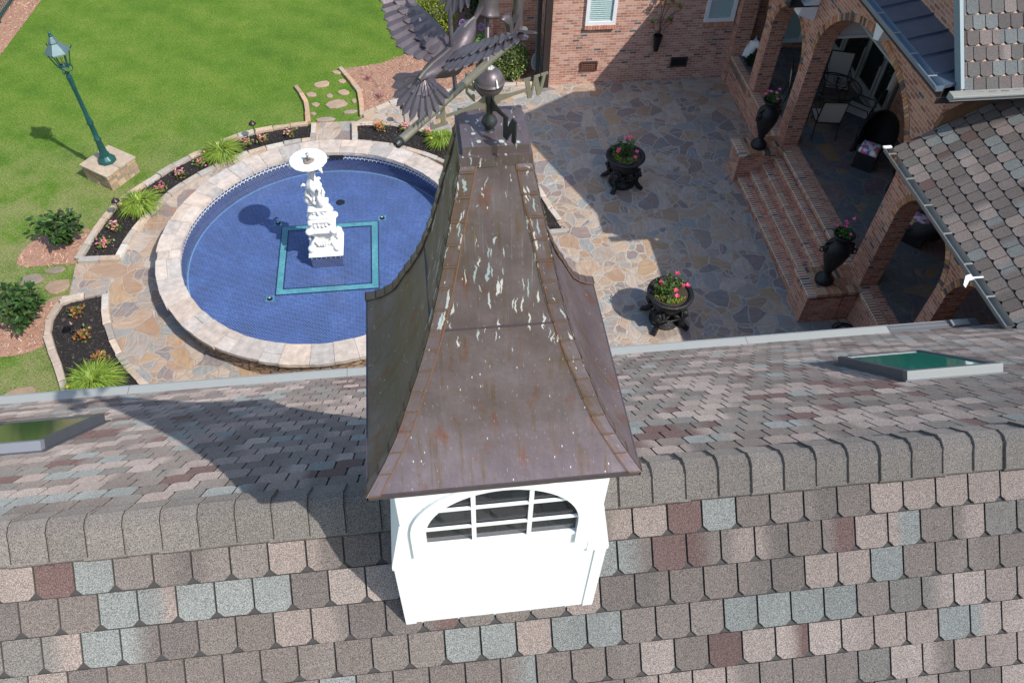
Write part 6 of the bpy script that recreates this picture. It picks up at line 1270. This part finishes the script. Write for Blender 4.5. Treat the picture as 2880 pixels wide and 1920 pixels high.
leafplate(smooth_poly([(.064, 10.360), (.090, 10.372), (.128, 10.356), (.156, 10.305), (.160, 10.262), (.128, 10.252), (.118, 10.30), (.100, 10.338), (.080, 10.352), (.064, 10.360)], 1), 'leaf', .010)
leafplate(smooth_poly([(.085, 10.262), (.10, 10.285), (.125, 10.292), (.16, 10.285), (.18, 10.26), (.15, 10.248)], 1), 'leaf', .008)
def feather(mb, root, tip, wd, nrm, base_w=.5, cur=.0, notch=.8):
    wd *= 1.22
    root, tip = Vector(root), Vector(tip); d = tip - root; l = d.length; d.normalize(); s = d.cross(nrm).normalized(); nrm = s.cross(d).normalized(); n = 7; th = .0016; V = []
    for j in range(n + 1):
        t = j / n; w_ = wd * (base_w + (1 - base_w) * min(1, t * 2.2)) * (1 if t < .72 else math.sqrt(max(0, 1 - ((t - .72) / .28) ** 2)) * .98 + .02)
        c = root + d * l * t + nrm * (cur * math.sin(t * PI * .5) ** 2) ; V += [c - s * w_ / 2, c + nrm * (th + wd * .14), c + s * w_ / 2, c - nrm * th]
    i = mb.vs([tuple(v) for v in V])
    for j in range(n):
        a = i + 4 * j
        for k in range(4): mb.f.append((a + k, a + (k + 1) % 4, a + 4 + (k + 1) % 4, a + 4 + k))
def bird(off, nm, yaw=0.0, pitch=0.0):
    """coordinates (s along the rod, n across, z); off moves the whole bird, yaw/pitch turn it about its shoulders"""
    piv = Vector((-.196, 0, 10.375)); Rm = Matrix.Rotation(yaw, 3, 'Z') @ Matrix.Rotation(pitch, 3, 'Y')
    def bp(s, n, z):
        q = Rm @ (Vector((s, n, z)) - piv) + piv + Vector(off); return wp(q.x, q.y, q.z)
    mb = MB(); body = [(-.374, 10.384, .006, .006), (-.35, 10.385, .014, .012), (-.31, 10.380, .027, .022), (-.265, 10.370, .038, .032), (-.225, 10.362, .044, .040), (-.195, 10.368, .042, .040), (-.175, 10.380, .034, .034), (-.155, 10.394, .033, .031), (-.135, 10.406, .031, .028), (-.115, 10.416, .024, .021), (-.098, 10.424, .014, .013), (-.085, 10.429, .007, .007), (-.036, 10.446, .004, .004)]
    mb.tube([bp(s, 0, z) for s, z, a, b_ in body], [(a, b_) for s, z, a, b_ in body], 16); mb.v = mb.v
    o = build(mb, nm, M['copper2'], vane, smooth=True)
    mb = MB(); mb.tube([bp(s, 0, z + b_ * .93) for s, z, a, b_ in body[:12]], .0032, 6); build(mb, 'back_seam', M['pipe'], o)
    for sg in (-1, 1):
        mb = MB(); ph = math.radians(37 if sg < 0 else 29); c_, s_ = math.cos(ph), math.sin(ph); rt = Vector((-.188, sg * .022, 10.392))
        W = lambda w_, s, h=0: bp(rt.x + s, rt.y + sg * w_ * c_ - sg * h * s_, rt.z + w_ * s_ + h * c_)
        nr_ = (W(0, 0, 1) - W(0, 0, 0)).normalized()
        # wing arm sheet
        A_ = [(0, .02), (.05, .022), (.10, .018), (.15, .012), (.20, .002), (.235, -.012)]; Bk = [(0, -.085), (.045, -.080), (.085, -.068), (.125, -.055), (.17, -.040), (.22, -.028)]
        i = mb.vs([tuple(W(w_, s, .004)) for w_, s in A_] + [tuple(W(w_, s, .010)) for w_, s in [((a[0] + b_[0]) / 2, (a[1] + b_[1]) / 2) for a, b_ in zip(A_, Bk)]] + [tuple(W(w_, s, .003)) for w_, s in Bk] + [tuple(W(w_, s, -.002)) for w_, s in A_] + [tuple(W(w_, s, -.002)) for w_, s in Bk])
        for k in range(5): mb.f += [(i + k, i + k + 1, i + 7 + k, i + 6 + k), (i + 6 + k, i + 7 + k, i + 13 + k, i + 12 + k), (i + 18 + k, i + 19 + k, i + 25 + k, i + 24 + k), (i + k, i + k + 1, i + 19 + k, i + 18 + k)]
        F = [((.01, -.06), (.012, -.112), .024), ((.03, -.06), (.034, -.134), .026), ((.052, -.06), (.060, -.150), .027), ((.075, -.052), (.086, -.154), .027), ((.098, -.045), (.112, -.146), .026), ((.12, -.038), (.138, -.134), .025), ((.142, -.03), (.162, -.118), .024), ((.162, -.022), (.186, -.100), .023), ((.18, -.015), (.210, -.080), .022), ((.195, -.008), (.232, -.056), .021), ((.205, -.002), (.252, -.028), .019), ((.21, .006), (.266, .004), .016)]
        for k, (a, b_, wd) in enumerate(F): feather(mb, W(a[0], a[1], -.002 + .0006 * k), W(b_[0], b_[1], -.003 - .0008 * k), wd, nr_, .7)
        for k, (a, b_, wd) in enumerate([((.02, -.01), (.015, -.085), .022), ((.04, -.008), (.042, -.090), .022), ((.062, -.005), (.07, -.090), .022), ((.085, 0), (.098, -.085), .021), ((.108, 0), (.126, -.078), .020), ((.13, .002), (.155, -.068), .019), ((.152, .003), (.182, -.055), .018), ((.172, .002), (.206, -.040), .016)]): feather(mb, W(a[0], a[1], .008), W(b_[0], b_[1], .004), wd, nr_, .7)
        build(mb, 'wing', M['copper2'], o)
    mb = MB(); tb = Vector((-.350, 0, 10.384)); d2 = Vector((-.62, 0, -.78))
    for k in range(11):
        a = (k - 5) / 5 * 1.28; r = .125 - .026 * abs(k - 5) / 5; root = tb + Vector((0, math.sin(a) * .016, 0)) + d2 * math.cos(a) * .012; tip = tb + Vector((0, math.sin(a) * r, 0)) + d2 * (math.cos(a) * r + .004)
        nr_ = bp(tb.x - .78, 0, tb.z + .62) - bp(tb.x, 0, tb.z); feather(mb, bp(root.x, root.y, root.z + .001 * (k % 2)), bp(tip.x, tip.y, tip.z + .002 * (k % 2)), .020, nr_.normalized(), .45)
    for k in range(7):
        a = (k - 3) / 3 * 1.0; r = .062; tip = tb + Vector((0, math.sin(a) * r, 0)) + d2 * math.cos(a) * r; nr_ = bp(tb.x - .78, 0, tb.z + .62) - bp(tb.x, 0, tb.z); feather(mb, bp(tb.x + .02, 0, tb.z + .004), bp(tip.x, tip.y, tip.z + .006), .022, nr_.normalized(), .4)
    build(mb, 'tail', M['copper2'], o); return o
bird((0, 0, 0), 'hummingbird')
bird((.105, .105, .315), 'hummingbird', .35, -.25)['label'] = 'upper hummingbird, only its tail feathers in the picture'
